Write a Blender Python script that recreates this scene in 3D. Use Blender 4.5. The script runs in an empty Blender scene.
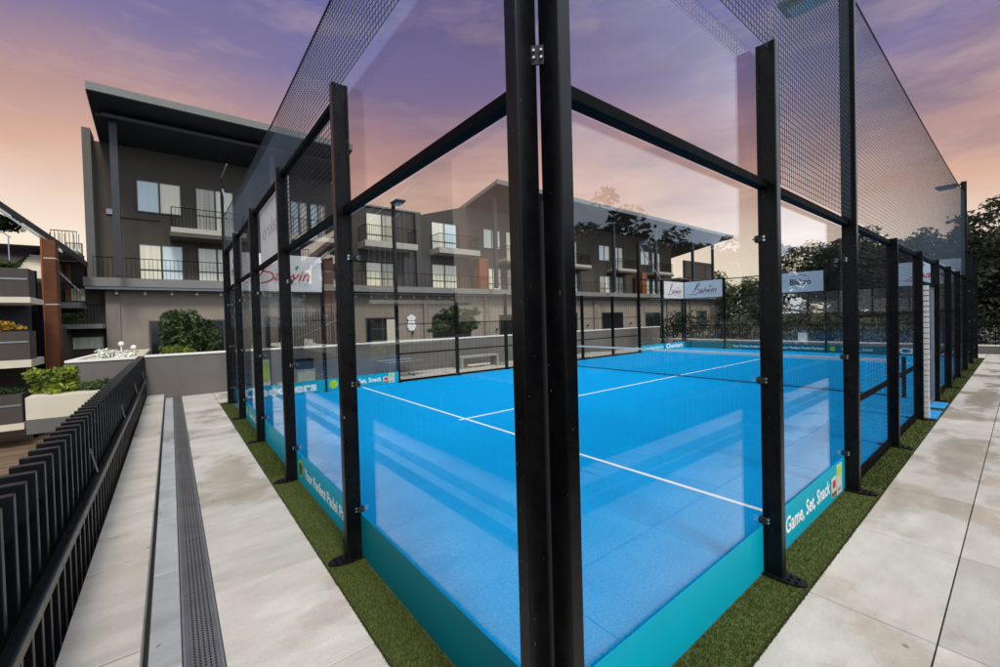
import bpy, bmesh, math, random
from mathutils import Vector, Matrix, Euler
random.seed(7)
S = bpy.context.scene
COL = S.collection
W = bpy.data.worlds.new("World"); S.world = W; W.use_nodes = True
R = math.radians
PX, PY = 2.385, 2.37            # bay widths of the court walls along X and Y
LX, LY = PX*10, PY*5            # court 23.85 x 11.85
RAIL, TOP, POLE = 3.03, 4.03, 6.0

# ---------------------------------------------------------------- materials
def nmat(name):
    m = bpy.data.materials.new(name); m.use_nodes = True
    nt = m.node_tree; nt.nodes.clear()
    out = nt.nodes.new('ShaderNodeOutputMaterial')
    return m, nt, out
def N(nt, t, **kw):
    n = nt.nodes.new(t)
    for k, v in kw.items(): setattr(n, k, v)
    return n
def L(nt, a, b): nt.links.new(a, b)
def mth(nt, op, a, b=None, c=None, clamp=False):
    n = N(nt, 'ShaderNodeMath', operation=op); n.use_clamp = clamp
    for i, v in enumerate((a, b, c)):
        if v is None: continue
        if isinstance(v, (int, float)): n.inputs[i].default_value = v
        else: L(nt, v, n.inputs[i])
    return n.outputs[0]
def mixc(nt, f, a, b, bt='MIX'):
    n = N(nt, 'ShaderNodeMix', data_type='RGBA', blend_type=bt)
    for s, v in ((n.inputs[0], f), (n.inputs[6], a), (n.inputs[7], b)):
        if isinstance(v, (int, float)): s.default_value = v
        elif isinstance(v, tuple): s.default_value = (*v[:3], 1)
        else: L(nt, v, s)
    return n.outputs[2]
def noise(nt, scale, detail=4, vec=None, rough=.55):
    n = N(nt, 'ShaderNodeTexNoise'); n.inputs['Scale'].default_value = scale
    n.inputs['Detail'].default_value = detail; n.inputs['Roughness'].default_value = rough
    if vec is not None: L(nt, vec, n.inputs['Vector'])
    return n.outputs['Fac']
def ramp(nt, f, stops):
    n = N(nt, 'ShaderNodeValToRGB'); r = n.color_ramp
    while len(r.elements) > len(stops): r.elements.remove(r.elements[-1])
    while len(r.elements) < len(stops): r.elements.new(1)
    for e, (p, c) in zip(r.elements, stops):
        e.position = p; e.color = (*c, 1) if isinstance(c, tuple) else (c, c, c, 1)
    L(nt, f, n.inputs[0]); return n.outputs[0]
def objco(nt): return N(nt, 'ShaderNodeTexCoord').outputs['Object']
def geopos(nt): return N(nt, 'ShaderNodeNewGeometry').outputs['Position']
def bsdf(nt, out, col, rough=.6, metal=0., spec=.5, bump=None, bstr=.2, bdist=.01):
    p = N(nt, 'ShaderNodeBsdfPrincipled')
    if isinstance(col, tuple): p.inputs['Base Color'].default_value = (*col, 1)
    else: L(nt, col, p.inputs['Base Color'])
    if isinstance(rough, (int, float)): p.inputs['Roughness'].default_value = rough
    else: L(nt, rough, p.inputs['Roughness'])
    p.inputs['Metallic'].default_value = metal
    p.inputs['Specular IOR Level'].default_value = spec
    if bump is not None:
        b = N(nt, 'ShaderNodeBump'); b.inputs['Strength'].default_value = bstr
        b.inputs['Distance'].default_value = bdist
        L(nt, bump, b.inputs['Height']); L(nt, b.outputs[0], p.inputs['Normal'])
    L(nt, p.outputs[0], out.inputs[0]); return p
def simple(name, col, rough=.6, metal=0., spec=.5, var=.15, scale=6, bump=0., bscale=60):
    m, nt, out = nmat(name)
    pos = geopos(nt)
    n = noise(nt, scale, 5, pos)
    f = mth(nt, 'MULTIPLY_ADD', n, 2*var, 1-var)
    if 'render' in name or 'plaster' in name:      # rain streaks and bagging marks
        mp = N(nt, 'ShaderNodeMapping'); mp.inputs['Scale'].default_value = (1, 1, .09); L(nt, pos, mp.inputs[0])
        f = mth(nt, 'MULTIPLY', f, mth(nt, 'MULTIPLY_ADD', ramp(nt, noise(nt, 3.2, 6, mp.outputs[0], .7), [(.35, 0.), (.7, 1.)]), .1, .94))
        f = mth(nt, 'MULTIPLY', f, mth(nt, 'MULTIPLY_ADD', noise(nt, 14, 4, pos, .7), .3, .85))
    c = mixc(nt, 1., tuple(col), f, 'MULTIPLY')
    r = mth(nt, 'MULTIPLY_ADD', noise(nt, scale*3, 3, pos), .2, rough-.1, clamp=True)
    bsdf(nt, out, c, r, metal, spec, noise(nt, bscale, 3, pos) if bump else None, bump)
    return m

M = {}
def specksteel():
    m, nt, out = nmat('black_powder_coated_steel'); pos = geopos(nt)
    mp = N(nt, 'ShaderNodeMapping'); mp.inputs['Scale'].default_value = (1,1,.35); L(nt, pos, mp.inputs[0])
    sp = ramp(nt, noise(nt, 75, 2, mp.outputs[0], .3), [(.765, 0.), (.78, 1.)])
    du = mth(nt, 'MULTIPLY', ramp(nt, noise(nt, 5, 6, pos, .7), [(.45, 0.), (.8, 1.)]), .5)
    z = N(nt, 'ShaderNodeSeparateXYZ'); L(nt, pos, z.inputs[0])
    low = ramp(nt, z.outputs[2], [(.0, 1.), (.35, 0.)])
    du = mth(nt, 'ADD', du, mth(nt, 'MULTIPLY', low, mth(nt, 'MULTIPLY', noise(nt, 14, 5, pos), .7)), clamp=True)
    c = mixc(nt, du, (.0025,.0026,.0031), (.012,.0115,.011)); c = mixc(nt, mth(nt, 'MULTIPLY', sp, .7), c, (.2,.19,.18))
    bsdf(nt, out, c, mth(nt, 'MULTIPLY_ADD', du, .3, .27), 0, .2, noise(nt, 260, 2, pos), .05, .002); return m
M['black_steel'] = specksteel()

M['dark_rail'] = simple('dark_painted_rail', (.0035,.0036,.004), .6, 0, .04, .3, 4)
M['fence_steel'] = simple('satin_black_fence_steel', (.005,.0055,.0065), .3, 0, .3, .3, 6)
M['wire'] = simple('dark_welded_wire', (.008,.008,.009), .45, 0, .3)
M['chrome'] = simple('zinc_bolts', (.62,.6,.56), .25, .9)
M['soffit'] = simple('charcoal_soffit', (.024,.025,.032), .6)
M['fascia'] = simple('grey_fascia', (.14,.14,.13), .5)
M['upper_wall'] = simple('dark_taupe_render', (.088,.075,.061), .85, 0, .2, .2, .9, .35, 22)
M['pier_wall'] = simple('grey_pier_render', (.13,.125,.112), .85, 0, .2, .14, .8, .25, 30)
M['link_wall'] = simple('charcoal_render', (.072,.061,.053), .85, 0, .2, .15, .7, .2, 30)
M['lower_wall'] = simple('taupe_bagged_plaster', (.285,.24,.195), .9, 0, .15, .2, .9, .5, 18)
M['pilaster'] = simple('grey_brown_plaster', (.23,.2,.168), .9, 0, .15, .18, 1.2, .4, 20)
M['ledge'] = simple('grey_concrete_ledge', (.2,.19,.175), .7, 0, .3, .2, 2)
M['balcony_edge'] = simple('pale_concrete_edge', (.38,.35,.3), .75, 0, .3, .2, 3)
M['cap'] = simple('white_wall_capping', (.78,.76,.7), .6, 0, .3, .08, 2)
M['court_wall'] = simple('dark_grey_plaster', (.15,.136,.124), .88, 0, .2, .16, 1.6, .3, 35)
M['window_frame'] = simple('bronze_window_frame', (.05,.045,.04), .4)
M['rust'] = simple('rusted_steel', (.115,.042,.02), .8, 0, .2, .6, 2.2, .3, 40)
M['orange_timber'] = simple('orange_brown_timber', (.22,.07,.028), .6, 0, .3, .3, 3)
M['cream'] = simple('cream_stone', (.6,.54,.42), .75, 0, .3, .12, 3)
M['concrete'] = simple('grey_concrete', (.3,.29,.27), .8, 0, .3, .2, 5, .2, 60)
M['rubber'] = simple('black_rubber', (.012,.012,.014), .7)
M['white_paint'] = simple('white_paint', (.8,.8,.78), .6, 0, .3, .05)
M['white_tape'] = simple('white_net_tape', (.75,.74,.7), .8, 0, .2, .08)
M['banner'] = simple('white_banner_vinyl', (.72,.69,.65), .5, 0, .4, .06, 2)
def bannermat(name, col):
    m, nt, out = nmat(name); p = bsdf(nt, out, mixc(nt, 1., col, mth(nt, 'MULTIPLY_ADD', noise(nt, 2, 4, geopos(nt)), .16, .9), 'MULTIPLY'), .5, 0, .3)
    t = N(nt, 'ShaderNodeBsdfTranslucent'); t.inputs[0].default_value = (*col, 1); mx = N(nt, 'ShaderNodeMixShader'); mx.inputs[0].default_value = .35
    L(nt, p.outputs[0], mx.inputs[1]); L(nt, t.outputs[0], mx.inputs[2]); L(nt, mx.outputs[0], out.inputs[0]); return m
M['banner'] = bannermat('white_translucent_banner', (.88,.84,.80))
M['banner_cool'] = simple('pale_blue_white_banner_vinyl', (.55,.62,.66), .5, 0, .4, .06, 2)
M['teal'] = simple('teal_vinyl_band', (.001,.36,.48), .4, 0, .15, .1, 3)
M['teal_dark'] = simple('deep_teal_vinyl_band', (.001,.165,.19), .4, 0, .12, .05, 1)  # same teal vinyl with the shade put into its colour
M['white_ink'] = simple('white_print', (.85,.86,.85), .5, 0, .3, .02)
M['red_ink'] = simple('red_print', (.5,.03,.03), .5, 0, .3, .05)
M['dark_red_ink'] = simple('dark_red_print', (.16,.02,.03), .5, 0, .3, .05)
M['green_ink'] = simple('green_print', (.06,.3,.05), .5, 0, .3, .05)
M['lime_ink'] = simple('lime_print', (.42,.6,.03), .5, 0, .3, .05)
M['grey_ink'] = simple('grey_print', (.3,.3,.3), .5, 0, .3, .05)
M['faint_ink'] = simple('faint_show_through_print', (.5,.47,.46), .5, 0, .3, .05)
M['black_ink'] = simple('black_print', (.03,.03,.03), .5)
M['blue_mat'] = simple('blue_rubber_mat', (.01,.24,.55), .8)
M['bark'] = simple('bark', (.07,.055,.04), .9, 0, .1, .4, 8, .4, 40)
M['lamp_body'] = simple('grey_lamp_housing', (.05,.055,.06), .4, .3)
M['lamp_lens'] = simple('lamp_lens', (.4,.42,.42), .25)
M['bulb'] = simple('opal_bulb', (.8,.78,.7), .4)
M['grey_steel'] = simple('galvanised_steel', (.28,.29,.3), .4, .6)
M['lamp_orange'] = simple('orange_lantern', (.7,.3,.06), .5)
M['straw'] = simple('woven_planter', (.38,.4,.3), .8, 0, .2, .35, 14, .4, 40)

def leafmat(name, a, b, scale=1.3):
    m, nt, out = nmat(name)
    pos = geopos(nt)
    f = ramp(nt, noise(nt, scale, 4, pos), [(.38, 0.), (.62, 1.)])
    c = mixc(nt, f, a, b)
    ri = N(nt, 'ShaderNodeNewGeometry').outputs['Random Per Island']
    c = mixc(nt, 1., c, mth(nt, 'MULTIPLY_ADD', ri, .9, .55), 'MULTIPLY')
    d = N(nt, 'ShaderNodeBsdfPrincipled'); L(nt, c, d.inputs['Base Color']); d.inputs['Roughness'].default_value = .55
    d.inputs['Specular IOR Level'].default_value = .3
    t = N(nt, 'ShaderNodeBsdfTranslucent'); L(nt, mixc(nt, 1., c, (1.2,1.3,.6), 'MULTIPLY'), t.inputs[0])
    mx = N(nt, 'ShaderNodeMixShader'); mx.inputs[0].default_value = .25
    L(nt, d.outputs[0], mx.inputs[1]); L(nt, t.outputs[0], mx.inputs[2]); L(nt, mx.outputs[0], out.inputs[0])
    return m
M['leaf_dark'] = leafmat('dark_grey_green_leaves', (.022,.026,.018), (.065,.07,.042))
M['leaf_mid'] = leafmat('mid_green_leaves', (.025,.045,.014), (.1,.14,.035), .7)
M['leaf_court'] = leafmat('deep_green_leaves', (.02,.04,.013), (.075,.12,.035), 2.5)
M['leaf_yellow'] = leafmat('yellow_green_leaves', (.06,.1,.015), (.28,.33,.04), 5)
M['leaf_orange'] = leafmat('amber_leaves', (.3,.16,.02), (.6,.38,.05), 6)
M['petal'] = simple('white_petals', (.75,.74,.66), .6)

# glass: reflection rises towards grazing, the rest passes straight through
def glassmat(name, tint, base=.085, power=4.2, rough=0.0, veil=0.0):
    m, nt, out = nmat(name)
    lw = N(nt, 'ShaderNodeLayerWeight'); lw.inputs['Blend'].default_value = .5
    f = mth(nt, 'POWER', lw.outputs['Facing'], power)
    f = mth(nt, 'MULTIPLY_ADD', f, 1-base, base, clamp=True)
    tr = N(nt, 'ShaderNodeBsdfTransparent'); tr.inputs[0].default_value = (*tint, 1)
    gl = N(nt, 'ShaderNodeBsdfGlossy'); gl.inputs['Roughness'].default_value = rough
    gl.inputs[0].default_value = (.95,.97,1,1)
    mx = N(nt, 'ShaderNodeMixShader'); L(nt, f, mx.inputs[0])
    L(nt, tr.outputs[0], mx.inputs[1]); L(nt, gl.outputs[0], mx.inputs[2])
    if veil:
        d = N(nt, 'ShaderNodeBsdfTranslucent'); d.inputs[0].default_value = (.9,.88,.88,1)
        m2 = N(nt, 'ShaderNodeMixShader'); m2.inputs[0].default_value = veil
        L(nt, mx.outputs[0], m2.inputs[1]); L(nt, d.outputs[0], m2.inputs[2]); mx = m2
    L(nt, mx.outputs[0], out.inputs[0]); return m
M['glass'] = glassmat('tempered_glass', (.98,.99,.985), .047, 5.5)
M['clear_glass'] = glassmat('clear_upper_glass', (.93,.89,.89), .014, 6.)
M['glass_edge'] = simple('green_glass_edge', (.25,.4,.36), .2)

def windowmat(name='curtained_window_glass', A=(.9,.8,.52), B=(.72,.72,.6), lo=.78):
    m, nt, out = nmat(name)
    ri = N(nt, 'ShaderNodeObjectInfo').outputs['Random']
    pos = geopos(nt)
    sep = N(nt, 'ShaderNodeSeparateXYZ'); L(nt, pos, sep.inputs[0])
    w = N(nt, 'ShaderNodeTexNoise'); w.noise_dimensions = '1D'; w.inputs['Scale'].default_value = 6
    L(nt, sep.outputs[0], w.inputs['W'])
    fold = ramp(nt, w.outputs['Fac'], [(.3, lo), (.7, 1.)])
    c = mixc(nt, ri, A, B)
    c = mixc(nt, 1., c, fold, 'MULTIPLY')
    p = bsdf(nt, out, c, .25, 0, .6)
    p.inputs['Coat Weight'].default_value = 1.; p.inputs['Coat Roughness'].default_value = .03
    return m
M['window'] = windowmat()
M['window_blue'] = windowmat('sky_lit_window_glass', (.5,.64,.68), (.6,.72,.72), .93)
M['window_half'] = windowmat('half_drawn_window_glass', (.6,.52,.34), (.3,.29,.24), .3)
M['dark_window'] = simple('dark_shop_window', (.008,.01,.013), .12, 0, .6, .3, 1)

WETS = [(7.4, -.75, 1.6, .36), (-.65, 5.6, .33, 1.2), (13, -.7, 2.5, .3)]
def paving(name, tone=(.56,.525,.465), stain=(.47,.40,.31), wet=.0):
    m, nt, out = nmat(name)
    g = N(nt, 'ShaderNodeNewGeometry'); pos = g.outputs['Position']; ri = g.outputs['Random Per Island']
    mp = N(nt, 'ShaderNodeMapping'); L(nt, pos, mp.inputs[0])
    ofs = N(nt, 'ShaderNodeCombineXYZ'); L(nt, mth(nt, 'MULTIPLY', ri, 37.), ofs.inputs[2]); L(nt, ofs.outputs[0], mp.inputs['Location'])
    v = mp.outputs[0]
    mp2 = N(nt, 'ShaderNodeMapping'); L(nt, v, mp2.inputs[0]); mp2.inputs['Scale'].default_value = (1, 2.6, 1); mp2.inputs['Rotation'].default_value = (0,0,.6)
    cloud = ramp(nt, noise(nt, 1.6, 7, mp2.outputs[0], .62), [(.32, 0.), (.7, 1.)])
    fine = noise(nt, 55, 4, pos, .6)
    c = mixc(nt, cloud, tuple(x*.82 for x in tone), tuple(min(1,x*1.12) for x in tone))
    c = mixc(nt, mth(nt, 'MULTIPLY', ramp(nt, noise(nt, 1.1, 8, pos, .72), [(.44, 0.), (.74, 1.)]), .6), c, stain)
    c = mixc(nt, 1., c, mth(nt, 'MULTIPLY_ADD', fine, .3, .85), 'MULTIPLY')
    c = mixc(nt, 1., c, mth(nt, 'MULTIPLY_ADD', ri, .16, .92), 'MULTIPLY')
    speck = ramp(nt, noise(nt, 9, 2, pos, .3), [(.79, 0.), (.81, 1.)])
    c = mixc(nt, mth(nt, 'MULTIPLY', speck, .6), c, (.08,.07,.06))
    puddle = ramp(nt, noise(nt, .7, 7, mp_shift(nt, pos, (3.1, 7.7, 0)), .6), [(.54-wet*.1, 0.), (.62-wet*.1, 1.)])
    for (cx, cy, rx, ry) in (WETS if name.startswith('pale') else []):
        mp3 = N(nt, 'ShaderNodeMapping'); mp3.vector_type = 'POINT'; mp3.inputs['Location'].default_value = (-cx/rx, -cy/ry, 0); mp3.inputs['Scale'].default_value = (1/rx, 1/ry, 0); L(nt, pos, mp3.inputs[0])
        ln = N(nt, 'ShaderNodeVectorMath', operation='LENGTH'); L(nt, mp3.outputs[0], ln.inputs[0])
        dd = mth(nt, 'ADD', ln.outputs['Value'], mth(nt, 'MULTIPLY', mth(nt, 'SUBTRACT', noise(nt, 2.5, 6, pos, .6), .5), 1.6))
        puddle = mth(nt, 'MAXIMUM', puddle, ramp(nt, dd, [(.55, 1.), (.95, 0.)]))
    c = mixc(nt, mth(nt, 'MULTIPLY', puddle, .5), c, mixc(nt, 1., c, (.74,.66,.54), 'MULTIPLY'))
    r = mth(nt, 'MULTIPLY_ADD', puddle, -.38, .46)
    r = mth(nt, 'ADD', r, mth(nt, 'MULTIPLY', fine, mth(nt, 'MULTIPLY_ADD', puddle, -.11, .12)), clamp=True)
    bsdf(nt, out, c, r, 0, .5, noise(nt, 90, 4, pos), .12, .004)
    return m
def mp_shift(nt, v, loc):
    n = N(nt, 'ShaderNodeMapping'); n.inputs['Location'].default_value = loc; L(nt, v, n.inputs[0]); return n.outputs[0]
M['paving'] = paving('pale_porcelain_paving', wet=.4)
M['kerb'] = paving('warm_stone_coping', (.56,.52,.45), (.42,.355,.26))
M['strip'] = paving('cool_grey_paving', (.42,.43,.43), (.3,.3,.29))

def courtmat():
    m, nt, out = nmat('blue_court_turf')
    pos = geopos(nt)
    fine = noise(nt, 120, 3, pos, .8); mid = noise(nt, 2.2, 5, pos, .6)
    c = mixc(nt, mid, (.0,.27,.60), (.0,.345,.74))
    c = mixc(nt, 1., c, mth(nt, 'MULTIPLY_ADD', noise(nt, 42, 4, pos, .85), 1.5, .28), 'MULTIPLY')
    c = mixc(nt, 1., c, mth(nt, 'MULTIPLY_ADD', fine, 1.7, .15), 'MULTIPLY')
    # silica sand left on the fibres
    c = mixc(nt, mth(nt, 'MULTIPLY', ramp(nt, noise(nt, 150, 2, pos, .8), [(.52, 0.), (.62, 1.)]), .09), c, (.3,.55,.75))
    bsdf(nt, out, c, 1., 0, .0, fine, .5, .01); return m
M['court'] = courtmat()
M['line'] = simple('white_line_turf', (.78,.8,.82), .9, 0, .1, .1, 30, .3, 200)
def turfmat():
    m, nt, out = nmat('olive_artificial_turf')
    g = N(nt, 'ShaderNodeNewGeometry'); pos = g.outputs['Position']; ri = g.outputs['Random Per Island']
    c = mixc(nt, ri, (.042,.062,.012), (.105,.13,.03))
    c = mixc(nt, mth(nt, 'MULTIPLY', ramp(nt, noise(nt, 3, 5, pos), [(.4,0.),(.7,1.)]), .5), c, (.06,.07,.012))
    bsdf(nt, out, c, .75, 0, .25); return m
M['turf'] = turfmat()
def gratemat():
    m, nt, out = nmat('perforated_drain_steel')
    sep = N(nt, 'ShaderNodeSeparateXYZ'); L(nt, geopos(nt), sep.inputs[0])
    def cell(s, size, shift): 
        a = mth(nt, 'FRACT', mth(nt, 'DIVIDE', mth(nt, 'ADD', s, shift), size)); return mth(nt, 'ABSOLUTE', mth(nt, 'SUBTRACT', a, .5))
    dx = cell(sep.outputs[0], .0255, 5.); dy = cell(sep.outputs[1], .028, 0.)
    hole = mth(nt, 'MULTIPLY', mth(nt, 'LESS_THAN', dx, .2), mth(nt, 'LESS_THAN', dy, .3))
    edge = mth(nt, 'LESS_THAN', mth(nt, 'ABSOLUTE', mth(nt, 'ADD', sep.outputs[0], 1.17)), .066)
    hole = mth(nt, 'MULTIPLY', hole, edge)
    dirt = noise(nt, 3, 5, geopos(nt))
    c = mixc(nt, dirt, (.13,.125,.115), (.3,.3,.3))
    c = mixc(nt, hole, c, (.006,.006,.006))
    p = bsdf(nt, out, c, .36, .55, .5, mth(nt, 'SUBTRACT', 1., hole), .5, .004); return m
M['grate'] = gratemat()
def deckmat():
    m, nt, out = nmat('weathered_timber_boards')
    g = N(nt, 'ShaderNodeNewGeometry'); pos = g.outputs['Position']; ri = g.outputs['Random Per Island']
    mp = N(nt, 'ShaderNodeMapping'); mp.inputs['Scale'].default_value = (1, 14, 14); L(nt, pos, mp.inputs[0])
    c = mixc(nt, noise(nt, 2, 5, mp.outputs[0]), (.09,.055,.03), (.24,.165,.1))
    c = mixc(nt, 1., c, mth(nt, 'MULTIPLY_ADD', ri, .5, .75), 'MULTIPLY')
    bsdf(nt, out, c, .7); return m
M['deck'] = deckmat()
TINTB = .03
def skytintmat():  # pale blue see-through sheet, added to lighten the sky behind the nets
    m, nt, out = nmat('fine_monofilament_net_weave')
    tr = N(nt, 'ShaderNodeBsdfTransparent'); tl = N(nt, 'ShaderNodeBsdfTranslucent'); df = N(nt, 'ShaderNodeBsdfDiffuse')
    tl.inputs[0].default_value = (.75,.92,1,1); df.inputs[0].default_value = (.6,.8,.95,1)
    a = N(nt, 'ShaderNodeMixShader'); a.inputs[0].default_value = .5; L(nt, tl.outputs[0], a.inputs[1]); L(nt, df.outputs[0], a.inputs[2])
    mx = N(nt, 'ShaderNodeMixShader'); f = mth(nt, 'MULTIPLY_ADD', noise(nt, .8, 4, geopos(nt)), .16, TINTB)
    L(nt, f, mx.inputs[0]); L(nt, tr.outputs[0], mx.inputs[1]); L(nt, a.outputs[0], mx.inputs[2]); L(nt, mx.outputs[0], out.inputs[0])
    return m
M['net_weave'] = skytintmat()
M['twine'] = simple('dark_net_twine', (.03,.045,.06), .7)
M['ground'] = simple('dry_earth_and_scrub', (.05,.055,.03), .95, 0, .1, .5, .2)
M['podium'] = simple('dark_screed', (.05,.048,.045), .9)

# ---------------------------------------------------------------- mesh builder
class MB:
    def __init__(s): s.v = []; s.f = []; s.smooth = []
    def add(s, vs, fs, sm=False):
        o = len(s.v); s.v += [tuple(v) for v in vs]
        s.f += [tuple(o+i for i in f) for f in fs]; s.smooth += [sm]*len(fs); return s
    def box(s, x0, x1, y0, y1, z0, z1):
        x0, x1 = sorted((x0, x1)); y0, y1 = sorted((y0, y1)); z0, z1 = sorted((z0, z1))
        v = [(x0,y0,z0),(x1,y0,z0),(x1,y1,z0),(x0,y1,z0),(x0,y0,z1),(x1,y0,z1),(x1,y1,z1),(x0,y1,z1)]
        return s.add(v, [(0,3,2,1),(4,5,6,7),(0,1,5,4),(1,2,6,5),(2,3,7,6),(3,0,4,7)])
    def hexa(s, v): return s.add(v, [(0,3,2,1),(4,5,6,7),(0,1,5,4),(1,2,6,5),(2,3,7,6),(3,0,4,7)])
    def bar(s, a, b, w, h=None, up=(0,0,1)):
        h = h or w; a = Vector(a); b = Vector(b); d = (b-a).normalized(); u = Vector(up)
        if abs(d.dot(u)) > .98: u = Vector((1,0,0))
        r = d.cross(u).normalized()*w/2; q = r.cross(d).normalized()*h/2
        return s.hexa([a-r-q, a+r-q, b+r-q, b-r-q, a-r+q, a+r+q, b+r+q, b-r+q])
    def tube(s, pts, rad, n=8, cap=True):
        pts = [Vector(p) for p in pts]; rad = rad if isinstance(rad, (list, tuple)) else [rad]*len(pts)
        vs = []; 
        for i, p in enumerate(pts):
            d = (pts[min(i+1, len(pts)-1)]-pts[max(i-1, 0)]).normalized()
            u = Vector((0,0,1)) if abs(d.z) < .9 else Vector((1,0,0))
            r = d.cross(u).normalized(); q = r.cross(d)
            for k in range(n):
                t = 2*math.pi*k/n; vs.append(p+(r*math.cos(t)+q*math.sin(t))*rad[i])
        fs = [(i*n+k, i*n+(k+1)%n, (i+1)*n+(k+1)%n, (i+1)*n+k) for i in range(len(pts)-1) for k in range(n)]
        s.add(vs, fs, True)
        if cap: s.add(vs[:n], [tuple(range(n))]); s.add(vs[-n:], [tuple(range(n-1,-1,-1))])
        return s
    def disc(s, c, nrm, r, h, n=14, rx=None):
        c = Vector(c); d = Vector(nrm).normalized(); return s.tube([c, c+d*h], r, n)
    def ellprism(s, c, rx, ry, h, n=24):
        x, y, z = c
        vs = [(x+rx*math.cos(2*math.pi*k/n), y+ry*math.sin(2*math.pi*k/n), z+q) for q in (0, h) for k in range(n)]
        return s.add(vs, [tuple(range(n-1,-1,-1)), tuple(range(n, 2*n))]+[(k,(k+1)%n,n+(k+1)%n,n+k) for k in range(n)])
    def ball(s, c, r, n=8):
        x, y, z = c; vs = []; fs = []
        for i in range(n//2+1):
            t = math.pi*i/(n//2)
            for k in range(n):
                p = 2*math.pi*k/n; vs.append((x+r*math.sin(t)*math.cos(p), y+r*math.sin(t)*math.sin(p), z+r*math.cos(t)))
        for i in range(n//2):
            for k in range(n): fs.append((i*n+k, (i+1)*n+k, (i+1)*n+(k+1)%n, i*n+(k+1)%n))
        return s.add(vs, fs, True)
    def build(s, name, m, parent=None, bevel=0, local=None):
        me = bpy.data.meshes.new(name)
        org = Vector(local) if local else Vector((0,0,0))
        if parent is not None and local is None: org = parent.matrix_basis.translation.copy() if parent.parent is None else WORLD[parent.name]
        me.from_pydata([Vector(v)-org for v in s.v], [], s.f); me.update()
        me.polygons.foreach_set('use_smooth', s.smooth)
        me.materials.append(M[m] if isinstance(m, str) else m)
        o = bpy.data.objects.new(name, me); COL.objects.link(o)
        if parent is not None:
            o.parent = parent
            WORLD[o.name] = org
        else:
            o.location = org
        if bevel:
            b = o.modifiers.new('bevel', 'BEVEL'); b.width = bevel; b.segments = 2; b.limit_method = 'ANGLE'
        return o
WORLD = {}
def tag(o, label=None, cat=None, group=None, kind=None):
    for k, v in (('label', label), ('category', cat), ('group', group), ('kind', kind)):
        if v: o[k] = v
    return o
def thing(name, label, cat, loc=(0,0,0), group=None):
    o = bpy.data.objects.new(name, None); COL.objects.link(o); o.location = loc
    o.empty_display_size = .2
    return tag(o, label, cat, group)
def struct(name, mb, m, cat=None, label=None): return tag(mb.build(name, m), label, cat, None, 'structure')

def text_mesh(txt, size, shear=0., bold=0., spacing=1.):
    cu = bpy.data.curves.new('lettering', 'FONT'); cu.body = txt; cu.size = size; cu.shear = shear
    cu.offset = bold; cu.space_character = spacing; cu.align_x = 'LEFT'; cu.align_y = 'CENTER'; cu.resolution_u = 3
    o = bpy.data.objects.new('lettering', cu); COL.objects.link(o)
    bpy.context.view_layer.update()
    me = bpy.data.meshes.new_from_object(o.evaluated_get(bpy.context.evaluated_depsgraph_get()))
    bpy.data.objects.remove(o); return me
def put_text(txt, origin, ux, size, m, parent, width=None, uz=(0,0,1), shear=0., bold=0., mirror=False, name='lettering'):
    """text from `origin` reading along unit vector ux, glyph tops along uz"""
    me = text_mesh(txt, size, shear, bold)
    xs = [v.co.x for v in me.vertices]; x0, x1 = min(xs), max(xs)
    k = (width/(x1-x0)) if width else 1.
    ux, uz = Vector(ux), Vector(uz); org = parent.location
    for v in me.vertices:
        x = (v.co.x-x0)*k
        if mirror: x = (x1-x0)*k-x
        p = Vector(origin)+ux*x+uz*v.co.y; v.co = p-org
    me.materials.clear(); me.materials.append(M[m])
    o = bpy.data.objects.new(name, me); COL.objects.link(o); o.parent = parent; return o

# ---------------------------------------------------------------- ground and paving
g = MB(); g.add([(-1500,-1500,-3.2),(1500,-1500,-3.2),(1500,1500,-3.2),(-1500,1500,-3.2)], [(0,1,2,3)])
struct('ground', g, 'ground')
struct('terrace_slab', MB().box(-1.99, 27.4, -2.36, 25.3, -3.15, -.04), 'podium')
struct('terrace_slab', MB().box(27.41, 75, -3, 45, -3.15, -.9), 'podium')
struct('court_surface', MB().box(0.0, LX, 0.0, LY, -.039, 0.), 'court')
ln = MB()
for x in (3.48, LX-3.48): ln.box(x-.03, x+.03, .02, LY-.02, .001, .004)
ln.box(3.33, 3.449, LY/2-.03, LY/2+.03, .001, .004); ln.box(3.511, LX-3.511, LY/2-.03, LY/2+.03, .001, .004); ln.box(LX-3.449, LX-3.33, LY/2-.03, LY/2+.03, .001, .004)
struct('court_lines', ln, 'line')

def slabs(xs, ys, name, m, z0=-.039, z1=0., gap=.008):
    b = MB()
    for i in range(len(xs)-1):
        for j in range(len(ys)-1): b.box(xs[i]+gap/2, xs[i+1]-gap/2, ys[j]+gap/2, ys[j+1]-gap/2, z0, z1+random.uniform(-.0012, .0012)*(3 if z1 > .1 else 1))
    o = struct(name, b, m)
    bv = o.modifiers.new('bevel', 'BEVEL'); bv.width = .003; bv.segments = 1
    return o
def rng(a, b, s, o):
    r = [a]; x = o+s*math.ceil((a-o)/s+1e-6)
    while x < b-.02:
        if x > a+.02: r.append(x)
        x += s
    return r+[b]
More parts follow.
